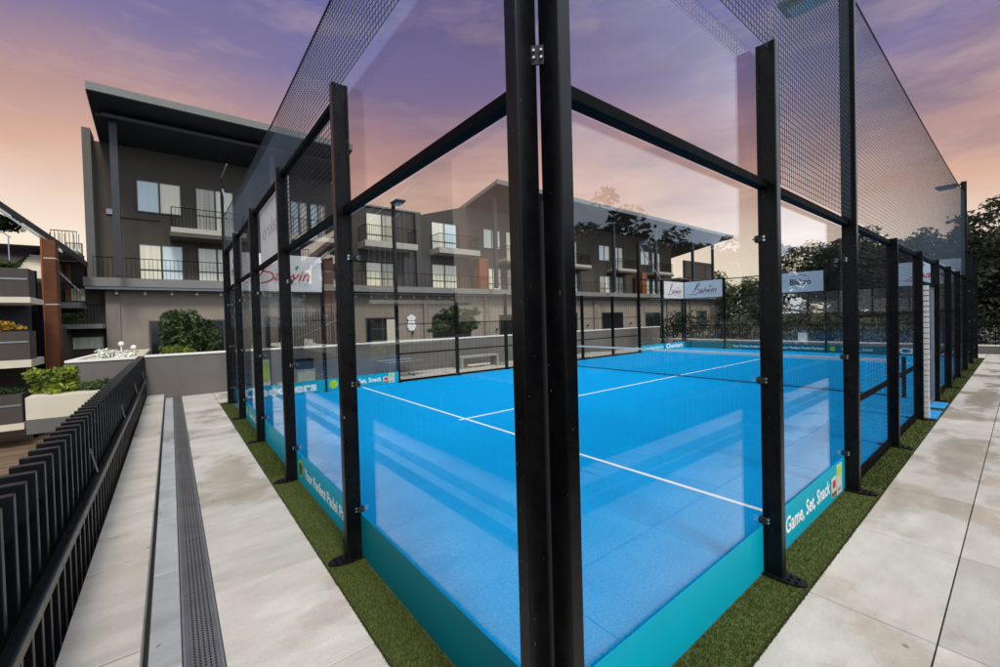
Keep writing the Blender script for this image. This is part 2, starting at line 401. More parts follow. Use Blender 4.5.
# end walk (left) : coping, narrow strip, drain, wide slabs up to the turf
slabs([-1.86, -1.46], rng(-2.3, 14.35, 1.26, 3.27), 'raised_coping', 'kerb', -.039, .12, .018)
slabs([-1.445, -1.272], rng(-2.3, 14.35, 1.26, 3.17), 'paving_strip', 'strip')
slabs([-1.068, -.30], rng(-.29, 14.35, 1.27, 2.57), 'end_walk_paving', 'paving')
slabs([-.30, LX+.2], rng(LY+.26, 14.35, 1.9, LY+.27), 'back_walk_paving', 'paving') if False else None
slabs(rng(-.30, 26.3, 1.27, .4), [LY+.30, 14.35], 'back_walk_paving', 'paving')
slabs([LX+.30, 26.3], rng(-.29, LY+.29, 1.27, .6), 'far_walk_paving', 'paving')
# side walk (right)
slabs([-1.068]+rng(-.1, 26.3, 1.43, 2.335)[1:], [-1.56, -.95, -.30], 'side_walk_paving', 'paving')
slabs(rng(-1.86, 26.3, 1.26, 1.5), [-2.24, -1.84], 'raised_coping', 'kerb', -.039, .12, .018)
slabs(rng(-1.445, 26.3, 1.26, 1.5), [-1.83, -1.74], 'paving_strip', 'strip')
d = thing('drain_grate', 'dark drain grate running along the outer edge of the wet side walk', 'drain', (5, -1.65, 0))
MB().box(-1.4, 26.3, -1.735, -1.565, -.03, -.003).build('grate', 'grate', d); MB().box(-1.4, 26.3, -1.565, -1.562, -.039, .001).build('edge_frame', 'grey_steel', d)
# drain
d = thing('drain_grate', 'long narrow perforated steel drain grate set in the walkway beside the raised coping', 'drain', (-1.17, 0, 0))
y = -2.3; q = MB()
while y < 14.3:
    y2 = min(y+1.0, 14.33); q.box(-1.253, -1.087, y+.003, y2-.003, -.03, -.003); y = y2
q.build('grate', 'grate', d)
MB().box(-1.27, -1.2545, -2.3, 14.33, -.039, .001).box(-1.0855, -1.07, -2.3, 14.33, -.039, .001).build('edge_frame', 'grey_steel', d)
# turf strips
struct('turf_base', MB().box(-.295, -.001, -.295, LY+.295, -.039, -.004).box(0, LX+.295, -.295, -.001, -.039, -.004)
       .box(0, LX+.295, LY+.001, LY+.295, -.039, -.004).box(LX+.001, LX+.295, 0, LY, -.039, -.004), 'turf')
tb = MB(); rnd = random.Random(3)
def blade(x, y, h, w):
    a = rnd.uniform(0, 6.28); lx, ly = rnd.uniform(-.6, .6)*h, rnd.uniform(-.6, .6)*h
    dx, dy = math.cos(a)*w, math.sin(a)*w
    tb.add([(x-dx, y-dy, -.005), (x+dx, y+dy, -.005), (x+lx, y+ly, h)], [(0,1,2)])
for i in range(26000):
    t = rnd.random()**2.2*7+.15; blade(t-.3, rnd.uniform(-.29, -.012), rnd.uniform(.008, .016), .0032)
    blade(rnd.uniform(-.29, -.012), t-.3, rnd.uniform(.008, .016), .0032)
for i in range(5000):
    t = rnd.random()**2*7+.1; blade(t-.3, -.297+rnd.uniform(-.012,.006), rnd.uniform(.008,.018), .003); blade(-.297+rnd.uniform(-.012,.006), t-.3, rnd.uniform(.008,.018), .003)
for i in range(9000):
    blade(rnd.uniform(5, LX), rnd.uniform(-.29, -.012), .018, .01); blade(rnd.uniform(-.29, -.012), rnd.uniform(5, LY), .016, .008)
tag(tb.build('artificial_turf', 'turf'), 'short olive artificial grass in narrow strips outside the glass court walls', 'grass', None, 'stuff')
eg = MB().box(-.299, -.296, -.3, LY, -.03, .004).box(-.3, LX, -.299, -.296, -.03, .004)
struct('turf_edging', eg, 'rubber')
struct('gate_mat', MB().box(9.7, 10.6, -.28, -.02, .006, .016).box(10.9, 11.7, -.28, -.02, .006, .016), 'blue_mat')

# ---------------------------------------------------------------- court enclosure
PD, PW = .135, .072            # post depth outwards, width along the wall
class Wall:
    """local frame: s along the wall, t outward from the glass line"""
    def __init__(w, root, o, us, ut): w.root = root; w.o = Vector(o); w.us = Vector(us); w.ut = Vector(ut)
    def p(w, s, t, z): return w.o+w.us*s+w.ut*t+Vector((0,0,z))
    def box(w, mb, s0, s1, t0, t1, z0, z1):
        a, b = w.p(s0, t0, z0), w.p(s1, t1, z1); mb.box(a.x, b.x, a.y, b.y, a.z, b.z)
def post(w, s, h, depth=PD, width=PW, near=False, clamps=(.42, 1.52, 2.62), glass_side=(1, 1), plate=True, name='post'):
    if name == 'corner_post' and near: depth, width, s = .122, .076, s-.0035
    b = MB()
    w.box(b, s-width/2, s+width/2, .005, depth, .012, h)
    o = b.build(name, 'black_steel', w.root, bevel=(.006 if near else .003) if name != 'corner_post' or not near else .0085)
    o.modifiers[0].segments = 5 if name == 'corner_post' else 2
    o.data.polygons.foreach_set('use_smooth', [True]*len(o.data.polygons)); o.modifiers[0].harden_normals = True
    if name == 'corner_post' and near: return o
    b = MB()   # flanges: a raised lip each side of the wide faces
    w.box(b, s-width/2-.006, s-width/2-.0005, .004, .026, .012, h-.004); w.box(b, s+width/2+.0005, s+width/2+.006, .004, .026, .012, h-.004)
    w.box(b, s-width/2-.006, s-width/2-.0005, depth-.024, depth-.002, .012, h-.004); w.box(b, s+width/2+.0005, s+width/2+.006, depth-.024, depth-.002, .012, h-.004)
    b.build('flange', 'black_steel', o)
    if plate:
        b = MB(); c = w.p(s, depth*.62, 0)
        if abs(w.ut.x) > .5: b.ellprism((c.x, c.y, .003), .2, .085, .011)
        else: b.ellprism((c.x, c.y, .003), .085, .2, .011)
        for t in (depth+.035, depth+.085): 
            for ds in (-.03, .03):
                k = w.p(s+ds, t, .014); b.disc(k, (0,0,1), .011, .014, 6)
        b.build('base_plate', 'black_steel', o)
    if clamps:
        b = MB(); c2 = MB()
        for z in clamps:
            for sd in (-1, 1):
                if not glass_side[0 if sd < 0 else 1]: continue
                e = s+sd*(width/2)
                k = w.p(e+sd*.006, .018, z); b.disc(k-w.ut*.03, w.ut, .03, .02, 14)
                w.box(b, e, e+sd*.03, -.016, .03, z-.022, z+.022)
                for dz in (-.013, .013):
                    k = w.p(e+sd*.001, .045, z+dz); c2.disc(k, w.us*sd, .009, .011, 8)
                k = w.p(e+sd*.03, -.02, z); c2.disc(k, -w.ut, .007, .008, 8)
        b.build('glass_clamp', 'rubber', o); c2.build('bolt', 'chrome', o)
    return o
def pane(w, s0, s1, z0, z1, m='glass', name='glass_pane', g=.012):
    b = MB(); w.box(b, s0+g, s1-g, -.006, .002, z0, z1)
    o = b.build(name, m, w.root)
    return o
def rail(w, s0, s1, z, h=.06, t0=.004, t1=.07, name='rail', m='dark_rail'):
    b = MB(); w.box(b, s0+PW/2+.002, s1-PW/2-.002, t0, t1, z-h/2, z+h/2); return b.build(name, m, w.root)
def wiremesh(w, s0, s1, z0, z1, step=.055, r=.0022, t=.03):
    b = MB(); s0 += PW/2; s1 -= PW/2; n = int((s1-s0)/step); m = int((z1-z0)/step)
    for i in range(1, n): s = s0+(s1-s0)*i/n; w.box(b, s-r, s+r, t-r, t+r, z0, z1)
    for j in range(1, m): z = z0+(z1-z0)*j/m; w.box(b, s0, s1, t+r, t+3*r, z-r, z+r)
    return b.build('wire_mesh', 'wire', w.root)

def band_things(w, s0, s1, kind, label, dark=False, rd=1, size_k=1.):
    """teal vinyl band stuck on the bottom of a pane. rd=+1 when text reads along +s"""
    loc = w.p((s0+s1)/2, 0, .02)
    th = thing('teal_banner', label, 'banner', tuple(loc), 'teal advertising bands along the foot of the court glass')
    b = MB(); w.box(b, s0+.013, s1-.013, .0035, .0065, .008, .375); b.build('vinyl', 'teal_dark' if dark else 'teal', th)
    ux = w.us*rd; a = s0 if rd > 0 else s1
    off = w.ut*(.0085 if w.face_out else -.0085)
    def org(d, z): return w.p(a+rd*d, 0, z)+off
    if not w.face_out:
        b = MB(); w.box(b, s0+.013, s1-.013, -.011, -.0075, .008, .375); b.build('vinyl', 'teal_dark' if dark else 'teal', th); off = -w.ut*.0135
    Wd = s1-s0
    if kind == 'perfect':
        circle(th, org(.24, .20), ux, .11, 'lime_ink'); circle(th, org(.24, .20)+off.normalized()*.002, ux, .085, 'leaf_mid', leaf=True)
        put_text('Your Perfect Padel Partner', org(.42, .19), ux, .17, 'white_ink', th, width=Wd-.44, bold=.005)
    if kind == 'snack':
        put_text('Game, Set, Snack', org(.42, .19), ux, .2, 'white_ink', th, width=Wd-1.03, bold=.005)
        e = Wd-.56
        def quad(d0, d1, z0, z1, m, k):
            o0 = off.normalized()*(.001*k); v = [org(d0, z0)+o0, org(d1, z0)+o0, org(d1, z1)+o0, org(d0, z1)+o0]
            MB().add(v, [(0,1,2,3)]).build('pack_print', m, th)
        quad(e, e+.19, .05, .26, 'cream', 1); quad(e+.2, e+.4, .03, .355, 'banner', 2); quad(e+.235, e+.36, .22, .33, 'lime_ink', 3)
        quad(e+.05, e+.15, .14, .22, 'red_ink', 3); quad(e+.24, e+.35, .06, .1, 'grey_ink', 4); quad(e+.02, e+.17, .06, .1, 'orange_timber', 5)
    if kind == 'checkers':
        put_text('Checkers', org(.2, .19), ux, .36, 'white_ink', th, width=Wd-.45, bold=.014)
    if kind == 'logo':
        circle(th, org(.24, .20), ux, .11, 'lime_ink')
        put_text('Game, Set, Snack', org(.6, .19), ux, .18, 'white_ink', th, width=Wd-1.2, bold=.004)
    return th
def circle(th, c, ux, r, m, leaf=False):
    ux = Vector(ux); b = MB(); n = 20; vs = []
    for k in range(n):
        t = 2*math.pi*k/n; rr = r*(1+.12*math.sin(5*t)) if leaf else r
        vs.append(c+ux*rr*math.cos(t)+Vector((0,0,1))*rr*math.sin(t))
    b.add(vs, [tuple(range(n))]).build('logo', m, th)

def script_sign(w, s0, s1, z0, z1, label, style, rd=1, m='banner', back=False, inner=True, tt=None):
    """a banner tied over the upper bay"""
    t = tt if tt is not None else (-.03 if inner else .03)
    loc = w.p((s0+s1)/2, t, z0)
    th = thing('banner_sign', label, 'sign', tuple(loc), 'white banners fixed over the upper bays of the court walls')
    b = MB(); 
    nseg = 10                                    # slightly rippled sheet
    for i in range(nseg):
        a0 = s0+(s1-s0)*i/nseg; a1 = s0+(s1-s0)*(i+1)/nseg
        w.box(b, a0, a1, t-.004, t+.004, z0, z1)
    b = MB(); w.box(b, s0, s1, t-.004, t+.004, z0, z1); b.build('sheet', m, th)
    sgn = 1 if w.face_out or back else -1
    off = w.ut*(t+.007*sgn); ux = w.us*rd; a = s0 if rd > 0 else s1; Wd = s1-s0; H = z1-z0
    def P(d, z): return w.p(a+rd*d*Wd, 0, z0+z*H)+off
    if style.startswith('balwin'):
        red = {'balwin': 'red_ink', 'balwin_dark': 'dark_red_ink', 'balwin_back': 'dark_red_ink'}[style]
        mir = style == 'balwin_back'
        f = (lambda x: 1-x) if mir else (lambda x: x)
        # swashed capital B drawn as a brush stroke, then the rest of the word
        pts = [(.16,.22),(.24,.3),(.3,.5),(.36,.78),(.42,.9),(.4,.74),(.3,.55),(.4,.5),(.42,.36),(.34,.24),(.2,.2),(.1,.24)]
        stroke(th, [P(f(x), z) for x, z in pts], [.004,.012,.02,.024,.014,.022,.02,.022,.024,.02,.012,.004], red, w.ut*sgn, .0)
        put_text('alwin', P(f(.86) if mir else .43, .42), ux, H*.42, red, th, width=Wd*.43, shear=.35, bold=.004, mirror=mir)
        put_text('P R O P E R T I E S', P(f(.86) if mir else .44, .2), ux, H*.12, 'grey_ink', th, width=Wd*.4, mirror=mir)
        c = P(f(.70), .66); lf = [c+Vector((0,0,1))*(.06*math.sin(t)+.03*math.cos(t))+ux*(.05*math.cos(t)) for t in [k*math.pi/5 for k in range(10)]]
        MB().add(lf, [tuple(range(10))]).build('leaf_mark', 'green_ink' if style == 'balwin' else red, th)
    elif style == 'blakro':
        put_text('B L A K R O', P(.08, .6), ux, H*.16, 'grey_ink', th, width=Wd*.24)
        put_text('Blakro', P(.38, .5), ux, H*.42, 'black_ink', th, width=Wd*.4, bold=.012)
        stroke(th, [P(.42,.8),P(.52,.86),P(.66,.83),P(.76,.68)], [.004,.012,.012,.004], 'black_ink', w.ut*sgn, 0)
    elif style == 'faint':
        put_text('Blakro', P(.12, .55), ux, H*.36, 'faint_ink', th, width=Wd*.72, bold=.002, mirror=True)
        put_text('www', P(.3, .3), ux, H*.1, 'faint_ink', th, width=Wd*.3, mirror=True) if False else None
    return th
def stroke(th, pts, wid, m, nrm, off):
    # Catmull-Rom ribbon
    b = MB(); P = [Vector(p) for p in pts]; n = Vector(nrm); C = []; Wd = []
    for i in range(len(P)-1):
        p0, p1, p2, p3 = P[max(i-1,0)], P[i], P[i+1], P[min(i+2, len(P)-1)]
        for k in range(6):
            t = k/6; C.append(.5*((2*p1)+(p2-p0)*t+(2*p0-5*p1+4*p2-p3)*t*t+(3*p1-p0-3*p2+p3)*t**3)); Wd.append(wid[i]*(1-t)+wid[i+1]*t)
    C.append(P[-1]); Wd.append(wid[-1])
    vs = []
    for i, c in enumerate(C):
        d = (C[min(i+1,len(C)-1)]-C[max(i-1,0)]).normalized(); r = d.cross(n).normalized()*Wd[i]; vs += [c-r, c+r]
    b.add(vs, [(2*i, 2*i+1, 2*i+3, 2*i+2) for i in range(len(C)-1)]).build('brush_stroke', m, th)

def mkwall(name, label, o, us, ut, face_out):
    w = Wall(thing(name, label, 'glass wall', tuple(Vector(o))), o, us, ut); w.face_out = face_out; return w
# near end wall: X = 0, outward -X
WE = mkwall('glass_court_wall', 'near end wall of the padel court, five tall glass bays in black steel beside the drain walkway', (0,0,0), (0,1,0), (-1,0,0), True)
# near side wall: Y = 0, outward -Y
WS = mkwall('glass_court_wall', 'near side wall of the court, two glass bays then black wire mesh', (0,0,0), (1,0,0), (0,-1,0), True)
WF = mkwall('glass_court_wall', 'far side wall of the padel court with open mesh middle, in front of the low plastered wall', (0,LY,0), (1,0,0), (0,1,0), False)
WB = mkwall('glass_court_wall', 'far end wall of the padel court beyond the net, with teal band along its foot', (LX,0,0), (0,1,0), (1,0,0), False)

for w, L_, P_ in ((WE, LY, PY), (WB, LX, PY)):
    far = w is WB
    for i in range(6):
        s = P_*i
        if i == 0: ss = PW/2+.005
        elif i == 5: ss = 5*P_-PW/2-.012
        else: ss = s
        h = TOP+.07
        if not far and i == 0: h = POLE
        post(w, ss, h, near=(not far and i < 3), name='corner_post' if i in (0, 5) else 'post', glass_side=(i > 0, i < 5), plate=not (i in (0,) and not far))
    for i in range(5):
        a, b = P_*i, P_*(i+1)
        pane(w, a, b, .006, RAIL-.035)
        rail(w, a, b, RAIL, .055)
        if not far:
            if i == 0: pane(w, a, b, RAIL+.03, TOP, 'clear_glass', 'upper_glass_pane')
            else: rail(w, a, b, TOP, .05)
            if i in (1, 3): wiremesh(w, a, b, RAIL+.03, TOP-.03, .055)
        else:
            rail(w, a, b, TOP, .05); wiremesh(w, a, b, RAIL+.03, TOP-.03, .11)
for w in (WS, WF):
    far = w is WF
    for i in range(11):
        s = PX*i
        ss = PW/2+.005 if i == 0 else (LX-PW/2-.012 if i == 10 else s)
        if i in (2, 8): h = POLE+.12
        elif i in (0, 1, 9, 10): h = TOP+.07
        else: h = RAIL+.06
        if not far and i == 0: h = POLE
        post(w, ss, h, near=(not far and i < 4), name='corner_post' if i in (0, 10) else ('light_mast' if i in (2, 8) else 'post'),
             clamps=(.42, 1.52, 2.62) if (i <= 2 or i >= 8) else None, glass_side=(0 < i <= 2 or i > 8, i < 2 or 8 <= i < 10), plate=not (i == 0 and not far))
    for i in range(10):
        a, b = PX*i, PX*(i+1)
        if i < 2 or i > 7:
            pane(w, a, b, .006, RAIL-.035); rail(w, a, b, RAIL, .055)
            if i == 0 and not far: pane(w, a, b, RAIL+.03, TOP, 'clear_glass', 'upper_glass_pane')
            if i > 7 or far: rail(w, a, b, TOP, .05)
        else:
            rail(w, a, b, RAIL, .055)
            if i == 4 and not far: continue
            rail(w, a, b, 1.97, .03, .02, .05); rail(w, a, b, .96, .045, .0, .05); rail(w, a, b, .05, .06, .0, .06)
            wiremesh(w, a, b, .08, RAIL-.03, .055 if not far else .16, .0015 if not far else .0016)
b = MB().box(-.014,.003,-.014,.003,.01,2.55)
b.build('corner_cover_strip', 'rubber', WE.root)
b = MB(); b.add([(-.05,.012,3.12),(.012,-.05,3.12),(.018,-.044,3.12),(-.044,.018,3.12),(-.05,.012,3.2),(.012,-.05,3.2),(.018,-.044,3.2),(-.044,.018,3.2)], [(0,3,2,1),(4,5,6,7),(0,1,5,4),(1,2,6,5),(2,3,7,6),(3,0,4,7)]); cc = b.build('corner_clamp', 'rubber', WE.root)
b = MB()
for d_ in (-1, 1):
    for z in (3.145, 3.175): b.disc((-.021-d_*.011, -.021+d_*.011, z), (-1,-1,0), .0055, .008, 8)
b.build('bolt', 'chrome', cc)
# lamps and stays on the masts
def lamp(w, s, h, label):
    th = thing('floodlight', label, 'floodlight', tuple(w.p(s, 0, h)), 'floodlights on the court masts')
    b = MB(); w.box(b, s-.05, s+.05, -.04, .006-.003, h-.06, h-.02); b.build('arm', 'lamp_body', th)
    b = MB(); w.box(b, s-.17, s+.17, -.56, -.041, h-.06, h+.0); w.box(b, s-.13, s+.13, -.5, -.1, h-.11, h-.0605); b.build('housing', 'lamp_body', th, bevel=.015)
    b = MB(); w.box(b, s-.12, s+.12, -.48, -.12, h-.116, h-.1115); b.build('lens', 'lamp_lens', th)
lamp(WS, 4.77, 5.78, 'flat grey floodlight at the top edge, over the near mast of the mesh side')
lamp(WS, 19.08, POLE+.08, 'small grey floodlight on the distant mast at the right')
lamp(WF, 4.77, POLE+.05, 'grey floodlight on the pale far mast seen through the left glass bay')
lamp(WF, 19.08, POLE+.05, 'distant floodlight on the mast behind the two far banners')

def brace(w, s, t, ds, h, hh, nm='net_stay'):
    b = MB(); b.bar(w.p(s, t, h), w.p(s+ds, t, hh), .035); return b.build(nm, 'grey_steel', w.root)
# tall slim net pole at the left end of the end wall, with stay and outrigger
b = MB(); b.box(-.12, -.05, LY+.02, LY+.09, 0, POLE); b.build('net_pole', 'black_steel', WE.root)
brace(WE, LY-.1, .08, -2.1, POLE-.35, TOP+.05)
b = MB(); b.bar((-.085, LY+.04, POLE-.02), (-.085, LY-1.3, POLE-.06), .02); b.build('outrigger', 'grey_steel', WE.root)
brace(WF, 21.4, .05, -2.1, TOP+.1, POLE-.2) ; brace(WF, 19.3, .05, 2.0, POLE-.1, TOP+.1)

def net(w, segs, label, step=.05, r=.0022):
    """segs: list of (s0,s1,z0,z1)"""
    th = thing('safety_net', label, 'net', tuple(w.p(segs[0][0], 0, segs[0][2])), 'safety nets strung above the court walls')
    tw = MB(); sky_sheet = MB(); rope = MB(); t = .09
    s_min = min(a[0] for a in segs); s_max = max(a[1] for a in segs)
    def sag(s, z, z1):   # top rope dips between masts
        u = (s-s_min)/(s_max-s_min); return -.12*math.sin(math.pi*u)*(z-TOP)/(z1-TOP) if z > TOP else 0
    for (s0, s1, z0, z1) in segs:
        n = max(1, round((s1-s0)/step)); m = max(1, round((z1-z0)/step))
        for i in range(n+1):
            s = s0+(s1-s0)*i/n; r = .0011 if s > 4.8 else .0019
            za = z0; zb = z1+sag(s, z1, z1); w.box(tw, s-r, s+r, t-r, t+r, za, zb)
        for j in range(m+1):
            z = z0+(z1-z0)*j/m; K = max(2, int((s1-s0)/.8))
            for k in range(K):
                sa = s0+(s1-s0)*k/K; sb = s0+(s1-s0)*(k+1)/K
                tw.bar(w.p(sa, t, z+sag(sa, z, z1)), w.p(sb, t, z+sag(sb, z, z1)), .0024 if sa > 4.8 else .0038)
        K = max(2, int((s1-s0)/.6))
        for k in range(K):
            sa = s0+(s1-s0)*k/K; sb = s0+(s1-s0)*(k+1)/K
            v = [w.p(sa, .003, z0), w.p(sb, .003, z0), w.p(sb, .003, z1+sag(sb, z1, z1)), w.p(sa, .003, z1+sag(sa, z1, z1))]
            sky_sheet.add(v, [(0,1,2,3)])  # added sky tint sheet, not part of the net itself
            rope.bar(w.p(sa, t, z1+sag(sa, z1, z1)), w.p(sb, t, z1+sag(sb, z1, z1)), .014)
    tw.build('twine', 'twine', th); sky_sheet.build('weave', 'net_weave', th); rope.build('top_rope', 'rubber', th)
    return th
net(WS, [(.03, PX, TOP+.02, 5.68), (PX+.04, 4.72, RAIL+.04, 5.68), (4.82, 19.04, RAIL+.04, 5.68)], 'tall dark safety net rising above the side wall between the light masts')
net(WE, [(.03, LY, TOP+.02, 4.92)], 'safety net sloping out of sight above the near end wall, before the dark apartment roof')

# lettering bands
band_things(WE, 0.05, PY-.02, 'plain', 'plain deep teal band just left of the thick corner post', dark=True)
band_things(WE, PY+.03, 2*PY-.02, 'perfect', 'teal band reading Your Perfect Padel Partner on the near end wall', rd=-1)
band_things(WE, 2*PY+.03, 3*PY-.02, 'plain', 'plain teal band on the third glass bay of the near end wall')
band_things(WE, 3*PY+.03, 4*PY-.02, 'logo', 'teal band with small lime logo, fourth bay of the near end wall', rd=-1)
band_things(WS, 0.05, PX-.02, 'plain', 'plain bright teal band just right of the thick corner post')
band_things(WS, PX+.03, 2*PX-.02, 'snack', 'teal band reading Game, Set, Snack with a snack pack print, on the near side wall')
band_things(WF, 0.03, PX-.02, 'checkers', 'teal band reading Checkers in large white letters, far side seen through the left bays')
band_things(WF, PX+.03, 2*PX-.02, 'snack', 'teal band with lime logo and snack words beside the wire table, far side wall')
circle(bpy.data.objects[[o.name for o in bpy.data.objects if o.name.startswith('teal_banner')][-1]], WF.p(PX+.22, -.015, .2), (1,0,0), .13, 'lime_ink')
band_things(WF, 8*PX+.03, 9*PX-.02, 'perfect', 'small far teal band right of the last mesh bay, far side wall')
band_things(WF, 9*PX+.03, 10*PX-.02, 'checkers', 'small far teal band reading Checkers at the far corner of the side wall')
for i, (k, lb) in enumerate([('checkers', 'teal band reading Checkers on the far end wall, seen through the wire mesh'), ('logo', 'far end teal band with lime logo seen right of the second side post'),
        ('perfect', 'far end teal band directly behind the near right post'), ('perfect', 'far end teal band reading Your Perfect Padel Partner, under the hill'),
        ('plain', 'plain deep teal band at the far left corner of the far end wall')]):
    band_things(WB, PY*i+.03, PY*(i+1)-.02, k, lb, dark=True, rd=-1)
# banners on the upper bays
script_sign(WE, 2*PY+.06, 3*PY-.06, RAIL+.02, TOP+.02, 'large white banner with faint grey reversed letters on the near end wall', 'faint', rd=-1)
script_sign(WE, 4*PY+.06, 5*PY-.08, RAIL+.0, TOP+.0, 'white banner with reversed dark red script, last bay of the near end wall', 'balwin_back', rd=-1)
script_sign(WF, .1, PX-.04, RAIL-.02, TOP+.02, 'white Balwin Properties banner in red script behind the left posts', 'balwin')
script_sign(WF, 9*PX+.08, 10*PX-.08, RAIL+.0, TOP+.0, 'small white Balwin banner on the far side wall, left of the far corner', 'balwin_dark')
script_sign(WB, 4*PY+.06, 5*PY-.06, RAIL+.0, TOP+.0, 'pale blue-white Balwin banner on the far end wall beside the far corner', 'balwin_dark', rd=-1, m='banner_cool')
script_sign(WB, 2*PY+.06, 3*PY-.06, RAIL+.0, TOP+.0, 'pale banner with bold black Blakro lettering on the far end wall', 'blakro', rd=-1, m='banner_cool')
script_sign(WB, .06, PY-.06, RAIL+.0, TOP+.0, 'white banner with red script on the far end wall, seen through the mesh', 'balwin', rd=-1, m='banner_cool')
script_sign(WS, 9*PX+.05, 10*PX-.05, RAIL+.0, TOP+.0, 'white banner seen edge-on at the far right end of the side wall', 'balwin_back', rd=1, m='banner')

# gate in the near side wall (bay 4) and its padded edge
th = thing('court_gate', 'mesh gate with light door edge and blue mat beside the notched white pad', 'gate', (4*PX, 0, 0))
a, b_ = 4*PX+.06, 5*PX-.06
b = MB(); b.box(a, b_, -.07, -.01, 2.5, 2.57); b.build('header', 'dark_rail', th)
b = MB()
for x in (a+.38, a+.44, b_-.5, b_-.06): b.box(x, x+.035, -.06, -.02, .02, 2.5)
b.box(a+.38, b_, -.055, -.025, 1.0, 1.05); b.box(a+.38, b_, -.055, -.025, .04, .08); b.build('leaf_frame', 'grey_steel', th)
b = MB(); b.box(a+.62, a+.75, -.05, -.03, .1, 2.5); b.build('kick_panel', 'ledge', th)
b = MB()
for k in range(26): x = a+.78+k*.045; b.box(x-.002, x+.002, -.042, -.038, .08, 2.5)
for k in range(50): z = .1+k*.048; b.box(a+.78, b_-.1, -.038, -.034, z-.002, z+.002)
b.build('leaf_mesh', 'wire', th)
pd = MB()
for k in range(25): z = .03+k*.098; pd.box(4*PX+PW/2+.012, 4*PX+PW/2+.075, -.2, -.02, z, z+.082)
tag(pd.build('edge_pad', 'white_paint', None, local=(4*PX+.07, -.1, 0)), 'notched cream foam pad running up the gate post of the side wall', 'post pad')
# ---------------------------------------------------------------- net
th = thing('court_net', 'low black tennis-style net with white top tape across the middle of the blue court', 'net', (LX/2, LY/2, 0))
nx = LX/2; b = MB()
for k in range(int((LY-1.0)/.05)+1): y = .5+k*.05; b.box(nx-.0016, nx+.0016, y-.0016, y+.0016, .05, .83)
for k in range(17): z = .04+k*.048; b.box(nx-.0016, nx+.0016, .5, LY-.5, z-.0016, z+.0016)
b.build('netting', 'wire', th)
MB().box(nx-.012, nx+.012, .5, LY-.5, .825, .885).build('top_tape', 'white_tape', th)
MB().box(nx-.008, nx+.008, .5, LY-.5, .02, .045).build('bottom_cord', 'rubber', th)
for y in (.44, LY-.44): MB().tube([(nx, y, 0), (nx, y, .95)], .04, 12).build('net_post', 'black_steel', th)

# ---------------------------------------------------------------- low wall, fence, furniture
th = thing('low_wall', 'long low dark grey plastered wall with white capping behind the court', 'wall', (-1.85, 14.35, 0))
MB().box(-1.86, 25.3, 14.36, 14.62, -.04, 1.23).build('plaster', 'court_wall', th)
MB().box(-1.88, 25.33, 14.33, 14.65, 1.23, 1.28).build('capping', 'cap', th)
th = thing('planter', 'wide dark plastered planter with white cap, beyond the end of the slatted fence', 'planter', (-2.7, 14.4, -3))
b = MB(); b.hexa([(-3.45,14.36,-3.1),(-1.9,14.36,-3.1),(-1.9,21,-3.1),(-3.1,21,-3.1),(-3.45,14.36,1.2),(-1.9,14.36,1.2),(-1.9,21,1.2),(-3.1,21,1.2)]); b.build('box', 'court_wall', th)
b = MB()
b.hexa([(-3.48,14.33,1.2),(-1.9,14.33,1.2),(-1.9,14.52,1.2),(-3.46,14.52,1.2),(-3.48,14.33,1.26),(-1.9,14.33,1.26),(-1.9,14.52,1.26),(-3.46,14.52,1.26)])
b.hexa([(-3.46,14.52,1.2),(-3.28,14.52,1.2),(-2.95,21,1.2),(-3.13,21,1.2),(-3.46,14.52,1.26),(-3.28,14.52,1.26),(-2.95,21,1.26),(-3.13,21,1.26)])
b.build('capping', 'cap', th)
MB().box(-3.2, -1.95, 14.55, 20.9, 1.18, 1.215).build('pebbles', 'cream', th)

th = thing('slatted_fence', 'long black steel fence of deep vertical fins with handrail beside the raised coping', 'fence', (-1.93, 0, 0))
b = MB(); y = -3.0; i = 0
while y < 14.25:
    b.box(-2.02, -1.88, y-.021, y+.021, .13 if False else -.25, 1.275); y += .205
b.build('slats', 'fence_steel', th, bevel=.004)
MB().box(-1.876, -1.815, -3, 14.3, .62, .70).build('handrail', 'fence_steel', th, bevel=.012)
MB().box(-1.99, -1.905, -3, 14.3, 1.05, 1.08).box(-1.985, -1.91, -3, 14.3, -.12, -.08).build('cross_rail', 'fence_steel', th)
b = MB()
for y in (1.0, 4.0, 7.0, 10.0, 13.0): b.bar((-1.89, y+.1, .95), (-1.845, y+.1, .72), .012)
b.build('rail_bracket', 'grey_steel', th)

th = thing('slatted_fence', 'black finned fence on the outer side of the wet walk, mirrored in the side glass', 'fence', (10, -2.3, 0))
b = MB(); x = -1.8
while x < 26.2: b.box(x-.021, x+.021, -2.4, -2.26, -.25, 1.275); x += .205
b.build('slats', 'fence_steel', th); MB().box(-1.8, 26.2, -2.255, -2.195, .62, .70).build('handrail', 'fence_steel', th); MB().box(-1.8, 26.2, -2.37, -2.29, 1.05, 1.08).build('cross_rail', 'fence_steel', th)
# end railing beyond the far wall
th = thing('low_wall', 'short white capped parapet crossing behind the far end of the court', 'wall', (26.4, 2, 0))
MB().box(26.4, 26.7, -2.3, 14.3, -.04, .33).build('plaster', 'ledge', th); MB().box(26.37, 26.73, -2.3, 14.3, .33, .38).build('capping', 'cap', th)
th = thing('railing', 'thin dark railing on the parapet behind the far end of the court', 'railing', (26.55, 2, .38))
b = MB(); y = -2.3
while y < 14.2: b.box(26.54, 26.56, y-.008, y+.008, .38, 1.32); y += .15
b.box(26.53, 26.57, -2.3, 14.2, 1.3, 1.34); b.build('bars', 'dark_rail', th)
b = MB()
for k in range(6): y = -2.2+k*3.25; b.box(26.51, 26.59, y-.04, y+.04, .38, 1.42)
b.build('uprights', 'dark_rail', th)

